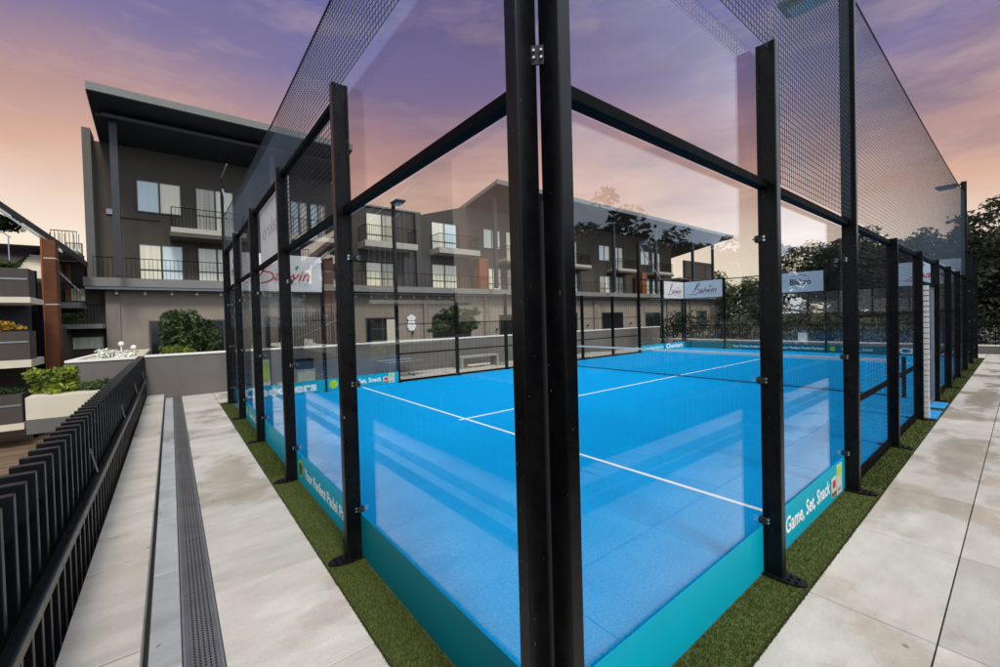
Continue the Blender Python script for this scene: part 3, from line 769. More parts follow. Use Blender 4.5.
# bench
th = thing('bench', 'long grey concrete bench with a low shelf against the low wall', 'bench', (9.2, 13.65, 0))
MB().box(8.3, 10.3, 13.4, 13.9, .43, .51).build('seat', 'concrete', th, bevel=.01)
MB().box(8.3, 8.4, 13.4, 13.9, 0, .43).build('leg', 'concrete', th); MB().box(10.2, 10.3, 13.4, 13.9, 0, .43).build('leg', 'concrete', th)
MB().box(8.7, 9.9, 13.5, 13.8, .06, .14).build('shelf', 'cream', th); MB().box(8.9, 8.96, 13.5, 13.78, 0, .06).box(9.6, 9.66, 13.5, 13.78, 0, .06).build('shelf_foot', 'concrete', th)
th = thing('side_table', 'low wire framed glass table on the paving behind the far side wall', 'table', (5.5, 13.4, 0))
def rrect(x0, x1, y0, y1, z, r, n=5):
    p = []
    for cx, cy, a0 in ((x1-r, y1-r, 0), (x0+r, y1-r, 90), (x0+r, y0+r, 180), (x1-r, y0+r, 270)):
        for k in range(n+1): t = R(a0+90*k/n); p.append((cx+r*math.cos(t), cy+r*math.sin(t), z))
    return p+[p[0]]
MB().tube(rrect(4.75, 6.3, 12.95, 13.95, .58, .2), .022, 8, False).build('rim', 'grey_steel', th)
pp = rrect(4.77, 6.28, 12.97, 13.93, .582, .19)[:-1]; MB().add(pp, [tuple(range(len(pp)))]).build('table_top', glassmat('smoked_table_glass', (.3,.34,.35), .15, 3), th)
for x in (5.05, 6.0): MB().tube([(x-.1, 12.98, .57), (x-.14, 12.95, .2), (x-.06, 13.0, .02), (x+.06, 13.8, .02), (x-.04, 13.9, .57)], .02, 8).build('leg', 'grey_steel', th)
# wicker planter + crate
th = thing('planter', 'square woven planter box standing behind the second left bay', 'planter', (2.3, 13.9, 0))
MB().box(2.0, 2.55, 13.65, 14.2, .02, .5).build('box', 'straw', th, bevel=.01); MB().box(1.98, 2.57, 13.63, 14.22, .5, .54).build('rim', 'concrete', th)
th = thing('storage_crate', 'small black crate standing on the woven planter box', 'crate', (2.3, 13.9, .54))
MB().box(2.03, 2.52, 13.7, 14.15, .55, .84).build('body', 'rubber', th, bevel=.02); MB().box(2.01, 2.54, 13.68, 14.17, .84, .88).build('lid', 'dark_rail', th)
th = thing('folding_sign', 'small lime and white notice board leaning near the low wall', 'notice board', (1.1, 13.8, 0))
MB().hexa([(.95,13.7,0),(1.2,13.7,0),(1.2,13.74,0),(.95,13.74,0),(.95,13.85,.95),(1.2,13.85,.95),(1.2,13.89,.95),(.95,13.89,.95)]).build('board', 'banner', th)
MB().hexa([(.98,13.695,.35),(1.17,13.695,.35),(1.17,13.7,.3),(.98,13.7,.3),(.98,13.80,.85),(1.17,13.80,.85),(1.17,13.82,.85),(.98,13.82,.85)]).build('print', 'lime_ink', th)
# bin
th = thing('litter_bin', 'slim litter bin with black lid by the far corner of the court', 'bin', (24.8, 13.4, 0))
MB().tube([(24.8, 13.4, 0), (24.8, 13.4, .62)], .2, 16).build('body', 'ledge', th); MB().tube([(24.8, 13.4, .62), (24.8, 13.4, .8), (24.8, 13.4, .92)], [.22, .22, .14], 16).build('lid', 'rubber', th)
th = thing('chair', 'pale plastic chair standing behind the far end wall', 'chair', (25.2, 6.1, 0))
MB().box(25.0, 25.4, 5.9, 6.35, .4, .45).build('seat', 'white_paint', th, bevel=.01); MB().box(25.38, 25.42, 5.92, 6.33, .45, .9).build('backrest', 'white_paint', th, bevel=.01)
for x in (25.02, 25.36):
    for y in (5.92, 6.3): MB().box(x, x+.03, y, y+.03, 0, .4).build('leg', 'white_paint', th)

# ---------------------------------------------------------------- buildings
YW, YL, YG, YE = 26.0, 24.5, 25.3, 22.0
RW = random.Random(12)
def window(root, x0, x1, z0, z1, y=YW, mull=1, bar=None, name='window'):
    d = .06; b = MB()
    b.box(x0-.05, x1+.05, y-d, y+.01, z1, z1+.06).box(x0-.05, x1+.05, y-d, y+.01, z0-.06, z0)
    b.box(x0-.05, x0, y-d, y+.01, z0, z1).box(x1, x1+.05, y-d, y+.01, z0, z1)
    for k in range(1, mull+1): x = x0+(x1-x0)*k/(mull+1); b.box(x-.04, x+.04, y-d, y+.01, z0, z1)
    if bar: b.box(x0, x1, y-d+.01, y+.01, z0+bar-.03, z0+bar+.03)
    f = b.build(name, 'window_frame', root)
    for k in range(mull+1):
        a = x0+(x1-x0)*k/(mull+1)+(.041 if k else 0); c = x0+(x1-x0)*(k+1)/(mull+1)-(.041 if k < mull else 0)
        MB().box(a, c, y-.025, y-.015, z0, z1).build('pane', RW.choice(['window','window','window','window_blue','window_half']), f)
    return f
def railing(root, x0, x1, y, z, h=1.05, ret=None, step=.14):
    b = MB(); x = x0
    while x <= x1+.01: b.box(x-.008, x+.008, y-.008, y+.008, z, z+h); x += step
    b.box(x0, x1, y-.02, y+.02, z+h-.03, z+h)
    if ret:
        for xx in (x0, x1):
            yy = y
            while yy < ret: b.box(xx-.008, xx+.008, yy-.008, yy+.008, z, z+h); yy += step
            b.box(xx-.02, xx+.02, y, ret, z+h-.03, z+h)
    return b.build('railing', 'dark_rail', root)
def roof(root, x0, x1):
    zf, zb = 11.72, 11.1
    b = MB(); b.hexa([(x0,YE+.05,zf),(x1,YE+.05,zf),(x1,34,9.65),(x0,34,9.65),(x0,YE+.05,zf+.16),(x1,YE+.05,zf+.16),(x1,34,9.85),(x0,34,9.85)])
    o = b.build('roof', 'soffit', root)
    MB().hexa([(x0-.04,YE-.05,zf),(x1+.04,YE-.05,zf),(x1+.04,YE+.048,zf-.01),(x0-.04,YE+.048,zf-.01),(x0-.04,YE-.05,zf+.32),(x1+.04,YE-.05,zf+.32),(x1+.04,YE+.048,zf+.32),(x0-.04,YE+.048,zf+.32)]).build('fascia', 'fascia', o)
    for xx in (x0-.05, x1+.01):
        MB().hexa([(xx,YE+.06,zf-.02),(xx+.04,YE+.06,zf-.02),(xx+.04,34,9.6),(xx,34,9.6),(xx,YE+.06,zf+.26),(xx+.04,YE+.06,zf+.26),(xx+.04,34,9.9),(xx,34,9.9)]).build('verge', 'fascia', o)
    return o
def column(root, x, y=23.6):
    zt = 11.72-(y-YE)*.172
    b = MB(); b.box(x-.13, x+.13, y-.13, y+.13, 4.42, zt-.12).box(x-.55, x+.55, y-.09, y+.09, zt-.12, zt-.01); return b.build('column', 'soffit', root)
def sect(root, xo, big=True, door=True):
    """one flat: small window upstairs, balcony door, two doors below"""
    window(root, xo+1.66, xo+3.34, 7.92, 9.42)                                    # upper window
    window(root, xo+4.04, xo+5.66, 7.1, 9.42, bar=.9)
    window(root, xo+1.66, xo+3.34, 4.45, 6.25, bar=.55)
    window(root, xo+4.04, xo+5.66, 4.45, 6.25, bar=.55)
    s = MB().box(xo+2.9, xo+6.1, 24.5, 26, 6.75, 7.0).build('balcony', 'balcony_edge', root)
    MB().box(xo+2.85, xo+6.15, 24.45, 26, 6.55, 6.748).build('balcony_soffit', 'upper_wall', s)
    railing(s, xo+2.95, xo+6.05, 24.55, 7.0, 1.0, 25.98)

A = thing('apartment_building', 'dark two-storey apartments above a taupe ground floor, with a rising monopitch roof on tall columns', 'building', (-4, 26, 0))
# walls
b = MB(); b.box(-4.0, 7.6, YW, 34, 4.42, 9.6); b.hexa([(-4.0,YW,9.6),(7.6,YW,9.6),(7.6,34,9.6),(-4.0,34,9.6),(-4.0,YW,11.02),(7.6,YW,11.02),(7.6,33.9,9.62),(-4.0,33.9,9.62)])
b.build('upper_wall', 'upper_wall', A)
MB().box(-4.13, -3.84, 24.9, 26.1, 4.42, 11.2).build('end_pier', 'pier_wall', A)
roof(A, -3.6, 7.0)
for x in (-2.98, 3.25): column(A, x)
MB().box(-3.3, 6.4, 23.12, 23.75, 11.2, 11.35).build('roof_beam', 'soffit', A)
sect(A, -4.0)
window(A, 4.65, 5.0+.5, 7.1, 9.45); window(A, 5.75, 6.6, 7.1, 9.45, mull=1); 
s = MB().box(4.3, 7.6, 24.6, 26, 6.95, 7.2).build('balcony', 'balcony_edge', A); railing(s, 4.3, 7.55, 24.65, 7.2, 1.0, 25.95)
MB().box(-3.2, -1.5, 25.93, 25.99, 7.5, 7.53).build('wall_groove', 'link_wall', A)
MB().box(-3.5, -3.05, 25.9, 25.99, 7.6, 7.85).build('vent', 'grey_steel', A)
# link section with a flat lower parapet, then the second roof
b = MB(); b.box(7.62, 13.4, YW, 34, 4.42, 9.85)
b.hexa([(13.4,YW,4.42),(17.33,YW,4.42),(17.33,33,4.42),(13.4,33,4.42),(13.4,YW,9.85),(17.33,YW,11.0),(17.33,33,9.6),(13.4,33,9.6)])
b.build('upper_wall', 'link_wall', A)
MB().box(7.62, 13.3, 25.9, 26.1, 9.86, 9.97).build('parapet_cap', 'fascia', A)
window(A, 9.25, 11.35, 7.1, 9.42, bar=.9); window(A, 9.15, 11.25, 4.45, 6.2, bar=.6)
s = MB().box(8.6, 12.3, 24.6, 26, 6.95, 7.35).build('balcony', 'balcony_edge', A); railing(s, 8.65, 12.25, 24.65, 7.35, 1.0, 25.95)
window(A, 14.2, 16.3, 7.1, 9.42, bar=.9); window(A, 14.15, 16.25, 4.45, 6.25, bar=.6)
s = MB().box(14.0, 17.6, 24.6, 26, 6.95, 7.35).build('balcony', 'balcony_edge', A); railing(s, 14.05, 17.55, 24.65, 7.35, 1.0, 25.95)
MB().box(12.7, 13.1, 25.6, 25.99, 4.42, 9.8).build('downpipe', 'window_frame', A)
MB().box(11.8, 13.9, 25.88, 25.99, 4.43, 6.6).build('timber_screen', 'window_frame', A)
MB().box(16.5, 17.3, 25.86, 25.99, 4.43, 9.4).build('brown_panel', simple('brown_cladding', (.09,.04,.03), .7), A)
B = thing('apartment_building', 'second dark apartment block with projecting roof behind the court, seen through both glass walls', 'building', (17.4, 26, 4.42))
b = MB(); b.box(17.36, 48, YW, 34, 4.42, 9.6); b.hexa([(17.36,YW,9.6),(48,YW,9.6),(48,34,9.6),(17.36,34,9.6),(17.36,YW,11.02),(48,YW,11.02),(48,33.9,9.62),(17.36,33.9,9.62)])
b.build('upper_wall', 'upper_wall', B)
roof(B, 17.35, 56)
for x in (18.3, 25.5, 33, 40.5, 48.6, 53.8): column(B, x)
for xo in (17.3, 24.6, 32.1, 39.6): sect(B, xo)
for x in (18.0, 25.0, 40.0, 50.5): MB().box(x-.45, x+.45, 24.7, 25.6, 4.43, 6.8).build('rust_panel', 'orange_timber', B)
MB().box(48.5, 56, 24.6, 24.8, 6.6, 8.7).build('terrace_screen', 'link_wall', B); MB().box(48.1, 56, 24.81, 34, 6.4, 6.6).build('terrace_slab', 'balcony_edge', B)
MB().box(48.5, 56, 27, 34, 4.42, 6.39).build('lower_wall', 'link_wall', B)
# shared ground floor
G = thing('ground_floor_row', 'long taupe plastered ground floor with dark shopfronts under the projecting grey ledge', 'building', (-3.6, 25.3, 0))
MB().box(-3.6, 61, YG, 33, -3.1, 3.95).build('wall', 'lower_wall', G)
MB().box(-4.24, 61.2, YL, 34, 4.02, 4.42).build('ledge', 'ledge', G)
MB().box(-4.2, 61.1, YL+.1, 25.28, 3.9, 4.018).build('gutter', 'grey_steel', G)
for x0, x1 in ((-3.6,-3.1),(6.6,7.1),(12.9,13.35),(18.3,18.85),(24.4,24.9),(31.8,32.4),(39.2,39.8),(45.4,46),(51.0,51.5),(56.6,57.2)):
    MB().box(x0, x1, YG-.14, YG-.001, -.03, 3.88).build('pilaster', 'pilaster', G)
for x0, x1, zt in ((-2.0,.95,2.35),(3.0,4.0,2.5),(8.8,10.9,2.3),(13.7,16.9,2.28),(19.9,22.5,2.35),(26,29.3,2.45),(33.2,36.6,2.4),(41,44,2.3),(47.5,50,2.3),(52.9,55.4,2.4),(58.4,60.5,2.3)):
    f = MB().box(x0-.08, x1+.08, YG-.06, YG-.002, zt, zt+.08).box(x0-.08, x0, YG-.06, YG-.002, .0, zt).box(x1, x1+.08, YG-.06, YG-.002, .0, zt).box((x0+x1)/2-.03, (x0+x1)/2+.03, YG-.055, YG-.002, 0, zt).build('shop_window', 'window_frame', G)
    MB().box(x0, x1, YG-.03, YG-.01, .02, zt).build('pane', 'dark_window', f)
MB().box(10.15, 10.8, YG-.05, YG-.03, .02, 2.25).build('lit_curtain', 'cream', G)
railing(G, -3.9, 7.5, 24.62, 4.42, .95, None, .16); railing(G, 8, 60, 24.62, 4.42, .95, None, .3)
# string of bulbs
for k in range(22):
    x = -3.2+k*1.02
    tag(MB().tube([(x, 25.0, 3.9), (x, 25.0, 3.78)], .012, 6).ball((x, 25.0, 3.73), .07).build('bulb_lamp', 'bulb', None, local=(x, 25.0, 3.9)),
        'small white bulb in the row hanging under the grey ledge', 'lamp', 'bulbs hanging under the ledge')
# white emblem on the wall
th = thing('wall_emblem', 'white crest-shaped emblem on the taupe wall left of the courtyard tree', 'emblem', (11.95, 25.2, 1.9))
def crest(z0, z1, k):
    pts = []; n = 14
    prof = [.1,.3,.26,.42,.36,.46,.3,.34,.22,.3,.42,.38,.2,.05]
    vs = [(11.95-p*.85, 25.2-k, z0+(z1-z0)*i/(n-1)) for i, p in enumerate(prof)]+[(11.95+p*.85, 25.2-k, z0+(z1-z0)*i/(n-1)) for i, p in reversed(list(enumerate(prof)))]
    return vs
v = crest(1.42, 2.55, 0); MB().add(v, [tuple(range(len(v)))]).build('crest', 'white_paint', th)
MB().box(11.6, 12.3, 25.19, 25.198, 1.86, 1.9).box(11.75, 12.15, 25.185, 25.1975, 2.1, 2.14).build('crest_line', 'grey_ink', th)
for x in (12.0, 19.5, 7.9, 30.8, 38):
    tag(MB().tube([(x, YG-.15, 1.15), (x, YG-.15, 1.33)], .07, 10).box(x-.03, x+.03, YG-.14, YG-.001, 1.2, 1.28).build('wall_light', 'rubber', None, local=(x, YG, 1.2)),
        {12.0:'small black wall light below the white emblem', 19.5:'small black wall light beside the third pilaster', 7.9:'small black wall light left of the cream curtained shopfront', 30.8:'small black wall light on the distant plaster right of the corner post', 38:'farthest small black wall light on the long taupe ground floor'}[x], 'wall light')
th = thing('slatted_screen', 'dark slatted timber screen with a sloping rail on the far terrace', 'screen', (5.2, 23.5, 0))
b = MB()
for k in range(20): x = 3.9+k*.14; b.box(x, x+.07, 23.5, 23.54, 0, 2.75)
b.box(3.9, 6.7, 23.545, 23.57, .4, .5).box(3.9, 6.7, 23.545, 23.57, 2.2, 2.3).build('slats', 'window_frame', th); MB().bar((4.2, 23.42, 1.3), (6.6, 23.42, 2.4), .05).build('rail', 'grey_steel', th)
tag(MB().tube([(6.75, 23.3, 2.35), (6.75, 23.3, 2.55), (6.75, 23.3, 2.7)], [.16, .2, .04], 10).bar((6.75,23.3,2.7),(6.75,24.9,3.95),.01).build('hanging_lantern', 'lamp_orange', None, local=(6.75,23.3,2.35)), 'small orange lantern hanging beside the slatted screen', 'lantern')
MBx = None

# ---------------------------------------------------------------- lower level on the left
struct('timber_deck', (lambda m: [m.box(-12, -2.05, y/10+.006, y/10+.136, -1.04, -1.0) for y in [60+1.42*k for k in range(110)]] and m)(MB()), 'deck')
struct('deck_bed', MB().box(-12, -2.05, 6, 22, -3.1, -1.05), 'podium')
def leaves(mb, c, r, n, s, rnd, flat=1., shell=.35):
    for _ in range(n):
        while True:
            d = Vector((rnd.uniform(-1,1), rnd.uniform(-1,1), rnd.uniform(-1,1)))
            if shell < d.length < 1: break
        p = Vector(c)+Vector((d.x*r[0], d.y*r[1], d.z*r[2]))
        u = Vector((rnd.uniform(-1,1), rnd.uniform(-1,1), rnd.uniform(-1,1)*flat)).normalized(); v = u.orthogonal().normalized()
        v = Matrix.Rotation(rnd.uniform(0, 6.28), 3, u) @ v; k = s*rnd.uniform(.6, 1.3)
        mb.add([p-u*k, p+v*k*.42, p+u*k, p-v*k*.42], [(0,1,2,3)])
def shrub(name, label, cat, c, r, n, s, m, seed=1, stem=True, group=None):
    rn = random.Random(seed); th = thing(name, label, cat, (c[0], c[1], c[2]-r[2]), group)
    mb = MB(); k = max(5, int(14))
    for i in range(k):
        a = rn.uniform(0, 6.28); q = rn.random()**.5*.75; cc = (c[0]+r[0]*q*math.cos(a), c[1]+r[1]*q*math.sin(a), c[2]+r[2]*rn.uniform(-.5, .6))
        leaves(mb, cc, (r[0]*.42, r[1]*.42, r[2]*.42), n//k, s, rn, shell=.2)
    mb.build('foliage', m, th)
    if stem:
        b = MB()
        for i in range(6):
            a = rn.uniform(0, 6.28); b.tube([(c[0], c[1], c[2]-r[2]), (c[0]+r[0]*.3*math.cos(a), c[1]+r[1]*.3*math.sin(a), c[2]), (c[0]+r[0]*.55*math.cos(a), c[1]+r[1]*.55*math.sin(a), c[2]+r[2]*.5)], [.02, .014, .006], 5)
        b.build('stem', 'bark', th)
    return th
# cream faced planter hung off the terrace
th = thing('planter', 'cream faced planter trough with a grey underside, jutting out beyond the fence', 'planter', (-2.6, 9.3, .34))
MB().hexa([(-3.2,9.0,.58),(-2.05,8.8,.58),(-2.05,10.1,.58),(-3.2,10.1,.58),(-3.2,9.0,.95),(-2.05,8.8,.95),(-2.05,10.1,.95),(-3.2,10.1,.95)]).build('box', 'cream', th)
MB().hexa([(-3.2,8.99,.34),(-2.05,8.79,.34),(-2.05,10.1,.34),(-3.2,10.1,.34),(-3.2,8.99,.578),(-2.05,8.79,.578),(-2.05,10.1,.578),(-3.2,10.1,.578)]).build('underside', 'pier_wall', th)
shrub('shrub', 'yellow-green leafy shrub growing in the cream faced planter', 'shrub', (-2.95, 9.5, 1.15), (.32, .3, .3), 1500, .05, 'leaf_yellow', 2)
shrub('shrub', 'low trailing greenery along the right of the cream faced planter', 'shrub', (-2.35, 9.5, 1.0), (.35, .3, .12), 900, .045, 'leaf_court', 3, False)
shrub('shrub', 'pale flowering plants standing in the dark plastered planter', 'shrub', (-2.5, 15.5, 1.3), (.5, .9, .18), 900, .05, 'petal', 4, False)
shrub('shrub', 'low green leaves between the pale flowers in the dark plastered planter', 'shrub', (-2.5, 15.8, 1.25), (.5, .9, .14), 700, .05, 'leaf_yellow', 5, False)
for k, (x, z) in enumerate(((-2.42, 1.62), (-2.15, 1.5))):
    tag(MB().ball((x, 15.2, z), .075, 10).tube([(x, 15.2, 1.2), (x, 15.2, z)], .02, 6).build('globe_lamp', 'bulb', None, local=(x, 15.2, 1.2)), ['taller pale globe lamp standing in the dark plastered planter', 'shorter pale globe lamp standing in the dark plastered planter'][k], 'lamp')
# balcony troughs on the far left
for k, (z0, z1, zb, x1) in enumerate(((2.97, 3.72, 2.82, -4.17), (1.32, 2.07, 1.12, -4.2), (-.33, .42, -.5, -4.38))):
    th = thing('balcony_planter', ['top dark planter trough at the left edge, above the amber plants', 'middle dark planter trough at the left edge, filled with amber plants', 'lowest dark planter trough at the left edge, beside the cream planter'][k], 'planter', (-6, 15.3, zb), 'planter troughs stacked at the left edge')
    MB().box(-9, x1, 15, 15.7, z0, z1).build('trough', 'link_wall', th); MB().box(-9.02, x1+.02, 14.98, 16.5, zb, z0-.002).build('base_slab', 'cream', th)
    MB().box(-9, x1-.02, 14.985, 14.999, z0+.45, z0+.49).build('trim', 'grey_steel', th)
    MB().box(x1-.08, x1-.0, 16.4, 16.5, z0-2.2, zb-.002).build('bracket', 'dark_rail', th)
shrub('shrub', 'small dark green shrub in the top trough at the left edge', 'shrub', (-4.8, 15.35, 3.85), (.55, .25, .18), 900, .05, 'leaf_court', 6, False)
shrub('shrub', 'amber yellow plants in the middle trough at the left edge', 'shrub', (-4.8, 15.35, 2.2), (.6, .25, .17), 1100, .05, 'leaf_orange', 7, False)
shrub('shrub', 'dark trailing plant in the lowest trough at the left edge', 'shrub', (-5.0, 15.35, .5), (.6, .25, .14), 800, .05, 'leaf_court', 8, False)
shrub('shrub', 'green bush at the left edge beside the timber deck boards', 'shrub', (-4.75, 9.6, -.35), (.3, .3, .55), 900, .05, 'leaf_court', 9)
# rust column
th = thing('steel_pylon', 'tall rusted steel clad pylon with pale seams rising beside the stair', 'pylon', (-4.1, 17.2, -1))
for z0, z1 in ((-1, 2.85), (2.9, 4.25), (4.3, 4.82)): MB().box(-4.22, -3.95, 17.0, 17.5, z0, z1).build('cladding', 'rust', th)
MB().box(-4.21, -3.96, 17.02, 17.48, 2.85, 2.9).box(-4.21, -3.96, 17.02, 17.48, 4.25, 4.3).build('seam', 'cream', th); MB().box(-4.26, -4.222, 16.99, 17.5, -1, 4.9).build('edge_strip', 'orange_timber', th)
th = thing('steel_post', 'dark square steel post standing left of the rusted pylon', 'post', (-4.4, 16.8, -1)); MB().box(-4.46, -4.34, 16.8, 16.95, -1, 3.85).build('shaft', 'dark_rail', th); MB().box(-4.5, -4.3, 16.75, 17.0, -1.0, -.96).build('foot', 'dark_rail', th)
# stair wing
C_ = thing('stair_building', 'open dark stair wing with sloping metal roof and cream treads at the far left', 'building', (-7, 20, -3))
b = MB(); b.hexa([(-13,20,12.9),(-4.0,20,4.78),(-4.0,24,4.78),(-13,24,12.9),(-13,20,13.15),(-4.0,20,5.0),(-4.0,24,5.0),(-13,24,13.15)])
b.build('roof', 'fence_steel', C_); MB().hexa([(-12.9,21,2.2),(-6.7,21,2.2),(-6.7,23.9,2.2),(-12.9,23.9,2.2),(-12.9,21,12.6),(-6.7,21,7.0),(-6.7,23.9,7.0),(-12.9,23.9,12.6)]).build('gable_wall', 'link_wall', C_); MB().bar((-12.9,19.95,12.7), (-4.2,19.95,4.85), .07).build('roof_rail', 'grey_steel', C_)  # gable mass out of view, added to keep sky out of left glass reflection
b = MB()
for k in range(7): b.box(-5.34, -4.68, 20+k*.3, 20.32+k*.3, 3.9, 4.16+k*.13)
b.build('treads', 'cream', C_); MB().box(-14, -4.3, 26.6, 27, -3.1, 4.6).box(-14, -6.0, 26.6, 27, 4.6, 5.2).build('rear_wall', 'soffit', C_)
b = MB()
MB().box(-12, -4.6, 19.2, 19.9, .9, 3.0).build('undercroft_wall', 'soffit', C_)
MB().hexa([(-6.6,19.8,2.5),(-5.35,19.8,2.5),(-5.2,24,3.9),(-6.6,24,3.9),(-6.6,19.8,4.3),(-5.45,19.8,4.3),(-5.2,24,5.6),(-6.6,24,5.6)]).build('stair_wall', 'link_wall', C_)
b = MB()
for k in range(14): x = -5.45-k*.3; b.box(x-.014, x+.014, 19.86, 19.89, 4.2, 5.3+k*.25)
b.bar((-5.4,19.87,5.25), (-9.5,19.87,8.6), .04); b.build('stair_railing', 'grey_steel', C_)
b = MB()
for k in range(10): x = -4.72+k*.0-.0; 
for k in range(9): b.box(-5.3+k*.14-.01, -5.3+k*.14+.01, 23.4, 23.42, 5.5, 6.1)
b.build('landing_railing', 'dark_rail', C_)
MB().box(-12, -4.75, 20.6, 26, -3.1, 2.2).box(-12, -6.65, 20.2, 26, 2.2, 5.2).build('wall', 'link_wall', C_)
for z in (1.1, 2.9): MB().box(-12, -4.9, 18.0, 20.59, z, z+.14).build('landing', 'ledge', C_)
# small balconies between pylon and the big block
D_ = thing('balcony_wing', 'narrow stack of balconies with cream doors between the rusted pylon and the apartments', 'building', (-4.6, 25.5, -3))
MB().box(-5.4, -4.26, 25.5, 27.5, -3.1, 5.2).box(-4.26, -3.62, 25.5, 26.0, -3.1, 4.0).build('wall', 'link_wall', D_)
for z0, z1, x0, x1 in ((5.2, 5.46, -5.1, -4.27), (3.02, 3.26, -5.1, -4.27), (2.12, 2.32, -5.1, -3.62)):
    s = MB().box(x0, x1, 23.9, 25.49, z0, z1).build('balcony', 'ledge', D_); 
    if z1 != 3.26: railing(s, x0+.02, x1-.02, 23.95, z1, .85, None, .11)
    else: railing(s, x0+.02, x1-.02, 23.95, z1, .8, None, .1)
for x0, x1, z0, z1 in ((-4.8,-4.35,5.5,6.0),(-4.9,-4.3,3.4,3.95),(-4.85,-3.75,1.2,1.72)):
    f = MB().box(x0-.04, x1+.04, 25.44, 25.498, z0-.04, z1+.04).build('window', 'window_frame', D_); MB().box(x0, x1, 25.42, 25.438, z0, z1).build('pane', 'window', f)
MB().box(-4.72, -4.6, 24.2, 24.4, 3.26, 4.9).build('rust_column', 'orange_timber', D_); MB().bar((-5.0,24.0,4.7), (-4.3,24.3,3.7), .06).build('stair_stringer', 'grey_steel', D_)
MB().box(-5.0, -4.2, 25.0, 25.4, 5.46, 6.3).build('roof_room', 'cream', D_) if False else None
shrub('shrub', 'dark bushy plants on the balcony right of the rusted pylon', 'shrub', (-4.5, 23.7, 2.6), (.45, .3, .22), 900, .06, 'leaf_court', 11, False)
shrub('shrub', 'dark hedge seen beneath the sloping stair roof', 'shrub', (-6.0, 21.5, 6.0), (.7, .5, .35), 1200, .07, 'leaf_court', 12, False)

# ---------------------------------------------------------------- trees
def tree_mesh(seed, H, cr, n, leaf, trunk_r=.16, mat='leaf_dark', bare=.32):
    rn = random.Random(seed); t = MB(); f = MB()
    pts = [Vector((0,0,0))]; 
    for k in range(1, 6): pts.append(Vector((rn.uniform(-.12,.12)*k, rn.uniform(-.12,.12)*k, H*.62*k/5)))
    t.tube(pts, [trunk_r*(1-.14*k) for k in range(6)], 8)
    ends = []
    for i in range(9):
        k = rn.uniform(bare, .62)*H; base = pts[0].lerp(pts[-1], min(1, k/(H*.62))); a = i*2.4+rn.uniform(-.4,.4); up = rn.uniform(.15,.8)
        l = cr*rn.uniform(.55,.95); mid = base+Vector((math.cos(a)*l*.5, math.sin(a)*l*.5, l*up*.4)); e = base+Vector((math.cos(a)*l, math.sin(a)*l, l*up*.9))
        t.tube([base, mid, e], [trunk_r*.5, trunk_r*.3, trunk_r*.1], 6); ends += [e, mid.lerp(e, .5)]
        for j in range(2):
            a2 = a+rn.uniform(-.9,.9); e2 = mid+Vector((math.cos(a2)*l*.5, math.sin(a2)*l*.5, l*rn.uniform(.2,.7))); t.tube([mid, e2], [trunk_r*.22, trunk_r*.06], 5); ends.append(e2)
    for i in range(7): a = rn.uniform(0, 6.28); ends.append(pts[-1]+Vector((math.cos(a)*cr*rn.uniform(.1,.5), math.sin(a)*cr*rn.uniform(.1,.5), rn.uniform(.0,.3)*H*.9)))
    per = n//len(ends)
    for e in ends:
        r = cr*rn.uniform(.26,.44); 
        for q in range(3):
            c = e+Vector((rn.uniform(-1,1)*r*.7, rn.uniform(-1,1)*r*.7, rn.uniform(-.6,.6)*r)); rr = r*rn.uniform(.45,.8)
            leaves(f, c, (rr, rr, rr*.62), per//3, leaf, rn, .6, 0.)
    a = t.build('trunk', 'bark'); b = f.build('crown', mat); return a, b
def grow(protos, locs, group):
    for i, (x, y, z, sc, rz, lab, k) in enumerate(locs):
        tr, cr = protos[k]
        th = thing('tree', lab, 'tree', (x, y, z), group); th.scale = (sc, sc, sc); th.rotation_euler = (0, 0, rz)
        for src in (tr, cr):
            c = src.copy(); COL.objects.link(c); c.parent = th; c.location = (0,0,0)
    for tr, cr in protos: bpy.data.objects.remove(tr); bpy.data.objects.remove(cr)
dark = [tree_mesh(s, 8.5, 3.3, 11000, .15) for s in (21, 22, 23)]
locs = [(33,-7.5,-3,1.2,0,'tall dark tree at the right edge behind the far parapet',0),(32,-3.2,-3,1.18,1,'dark open tree right of the distant light mast',1),(34,.4,-.8,1.02,2,'dark tree directly behind the distant light mast',2),
        (33.5,4.0,-.8,.95,3,'dark tree behind the side wall mesh, left of the distant mast',0),(36,7.4,-.6,.9,4,'round dark tree above the Blakro banner',1),(39,11.4,-.6,.78,5,'dark tree left of the Blakro banner',2)]
locs += [(11+4.2*k, -13.2-(k%3)*1.4, -3.1, 1.2+.07*((k*7)%3), k*1.7, 'dark tree beyond the side walk, %s of the row mirrored in the side glass' % w_, k % 3) for k, w_ in enumerate(('nearest','second','third','fourth','fifth','farthest'))]
grow(dark, locs, 'dark trees around the court terrace')
mid = [tree_mesh(s, 9, 4.2, 6500, .24, .2, 'leaf_mid', .15) for s in (31, 32)]
locs = [(60,23,-1,.85,0,'green tree on the slope right of the far roof end',0),(57,17,-1,.8,1,'green tree on the slope left of the near right post',1),(58,10.5,-1,.85,2,'green tree on the slope behind the Blakro banner',0),(60,5,-1,.9,3,'green tree on the slope behind the second side bay',1),
        (66,30,-1,1.0,4,'green tree showing under the far roof overhang',0),(50,2,-1,.82,2.2,'green tree low behind the wire mesh bays',1),(48,-4,-1,.8,.4,'green tree low behind the far right parapet',0),(52,-10,-1,.9,5,'green tree low at the right edge of the far slope',1)]
grow(mid, locs, 'green trees on the slope beyond the court')
hd = MB(); rn = random.Random(5)
for k in range(60):
    leaves(hd, (rn.uniform(29,31), -14+.52*k, rn.uniform(.2,2.1)), (1.0,.8,1.0), 190, .13, rn, 1, .2)
